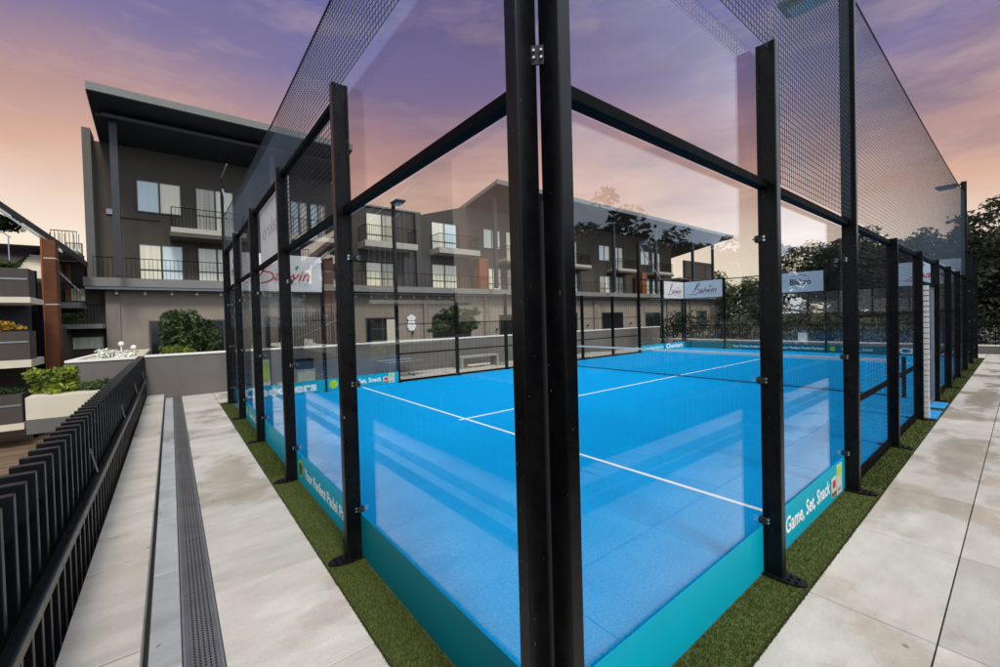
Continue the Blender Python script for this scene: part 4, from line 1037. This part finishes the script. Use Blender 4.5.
tag(hd.build('hedge', 'leaf_dark', None, local=(30, 0, -.9)), 'dense dark undergrowth filling the gaps behind the far parapet', 'hedge')
ct = [tree_mesh(41, 2.75, 1.15, 9000, .085, .06, 'leaf_court', .4)]
grow(ct, [(10.7,18,0,1.05,0,'small olive tree in front of the dark shopfronts, right of the white emblem',0)], 'courtyard trees')
shrub('shrub', 'rounded deep green bush rising behind the low wall under the first flats', 'bush', (-.72, 16.2, 1.75), (.82, .7, .95), 5200, .075, 'leaf_court', 14)
shrub('shrub', 'lighter green growth at the foot of the rounded bush behind the low wall', 'bush', (-1.1, 15.6, 1.2), (.6, .5, .4), 1300, .06, 'leaf_yellow', 15, False)

# ---------------------------------------------------------------- camera (solved from the court's own geometry)
cam = bpy.data.cameras.new('camera'); co = bpy.data.objects.new('camera', cam); COL.objects.link(co); S.camera = co
yaw, pit, rol = .9033, -.0172, -.0265
fw = Vector((math.cos(yaw)*math.cos(pit), math.sin(yaw)*math.cos(pit), math.sin(pit)))
r = Vector((math.sin(yaw), -math.cos(yaw), 0)); u = r.cross(fw)
r2 = r*math.cos(rol)+u*math.sin(rol); u2 = -r*math.sin(rol)+u*math.cos(rol)
m = Matrix((r2, u2, -fw)).transposed().to_4x4(); m.translation = (-1.2687, -1.2876, 2.05); co.matrix_world = m
cam.sensor_fit = 'HORIZONTAL'; cam.sensor_width = 36; cam.lens = 36*.41555
cam.shift_x = .002; cam.shift_y = -.007; cam.clip_start = .05; cam.clip_end = 4000

# ---------------------------------------------------------------- sky and sun
nt = W.node_tree; nt.nodes.clear()
out = nt.nodes.new('ShaderNodeOutputWorld')
tc = N(nt, 'ShaderNodeTexCoord').outputs['Generated']
sep = N(nt, 'ShaderNodeSeparateXYZ'); L(nt, tc, sep.inputs[0])
X_, Y_, Z_ = sep.outputs
azi = mth(nt, 'SUBTRACT', mth(nt, 'MULTIPLY', X_, .777), mth(nt, 'MULTIPLY', Y_, .629))     # + to the right of the view
wob = noise(nt, 2.2, 5, tc, .55)
zz = mth(nt, 'ADD', Z_, mth(nt, 'MULTIPLY', mth(nt, 'SUBTRACT', wob, .5), .16))
zz = mth(nt, 'ADD', zz, mth(nt, 'MULTIPLY', azi, .05))
sky = ramp(nt, zz, [(0., (.84,.72,.56)), (.1, (.95,.80,.62)), (.18, (.84,.63,.49)), (.27, (.68,.40,.28)), (.36, (.46,.27,.25)), (.46, (.21,.165,.31)), (.58, (.14,.13,.33)), (.70, (.22,.22,.42)), (.86, (.85,.88,1.0))])
mp = N(nt, 'ShaderNodeMapping'); mp.inputs['Scale'].default_value = (1, 1, 4.2); L(nt, tc, mp.inputs[0])
cl = ramp(nt, noise(nt, 2.6, 8, mp.outputs[0], .62), [(.46, 0.), (.66, 1.)])
hi = mth(nt, 'MULTIPLY', ramp(nt, Z_, [(.12, 0.), (.35, 1.)]), mth(nt, 'MULTIPLY_ADD', azi, .45, .42, clamp=True))
sky = mixc(nt, mth(nt, 'MULTIPLY', cl, hi), sky, (.155,.125,.19))
cl2 = ramp(nt, noise(nt, 3.4, 7, mp_shift(nt, mp.outputs[0], (4,2,1)), .6), [(.52, 0.), (.72, 1.)])
sky = mixc(nt, mth(nt, 'MULTIPLY', cl2, .22), sky, (.92,.66,.5))
back = mth(nt, 'ADD', mth(nt, 'MULTIPLY', X_, .629), mth(nt, 'MULTIPLY', Y_, .777))
bf = ramp(nt, mth(nt, 'MULTIPLY_ADD', back, -1., .5), [(.35, 0.), (.85, 1.)])
sky = mixc(nt, bf, sky, mixc(nt, cl, (.95,.98,1.06), (.7,.8,1.0)))  # unseen sky behind the camera brightened as fill light
side = ramp(nt, mth(nt, 'MULTIPLY', Y_, -1.), [(.06, 0.), (.34, 1.)])
side = mth(nt, 'MULTIPLY', side, ramp(nt, mth(nt, 'ADD', X_, .2), [(.0, 0.), (.5, 1.)]))
sky = mixc(nt, side, sky, mixc(nt, cl, (1.05,1.2,1.45), (1.75,1.8,1.85)))  # unseen right-hand sky brightened for the side glass reflections
ns = N(nt, 'ShaderNodeTexSky', sky_type='NISHITA'); ns.sun_disc = False
SUN_EL, SUN_AZ = R(50), R(262)      # direction towards the sun
ns.sun_elevation = SUN_EL; ns.sun_rotation = R(90)-SUN_AZ
b1 = N(nt, 'ShaderNodeBackground'); L(nt, sky, b1.inputs[0]); b1.inputs[1].default_value = 1.0
b2 = N(nt, 'ShaderNodeBackground'); L(nt, ns.outputs[0], b2.inputs[0]); b2.inputs[1].default_value = .012
ad = N(nt, 'ShaderNodeAddShader'); L(nt, b1.outputs[0], ad.inputs[0]); L(nt, b2.outputs[0], ad.inputs[1]); L(nt, ad.outputs[0], out.inputs[0])
sl = bpy.data.lights.new('sun', 'SUN'); sl.energy = 2.3; sl.angle = R(14); sl.color = (1, .95, .88)
so = bpy.data.objects.new('sun', sl); COL.objects.link(so)
dv = Vector((math.cos(SUN_EL)*math.cos(SUN_AZ), math.cos(SUN_EL)*math.sin(SUN_AZ), math.sin(SUN_EL)))
so.rotation_euler = dv.to_track_quat('Z', 'Y').to_euler(); so.location = dv*60

S.view_settings.view_transform = 'Standard'; S.view_settings.look = 'None'; S.view_settings.exposure = 0; S.view_settings.gamma = 1
S.cycles.transparent_max_bounces = 40; S.cycles.max_bounces = 8; S.cycles.glossy_bounces = 4
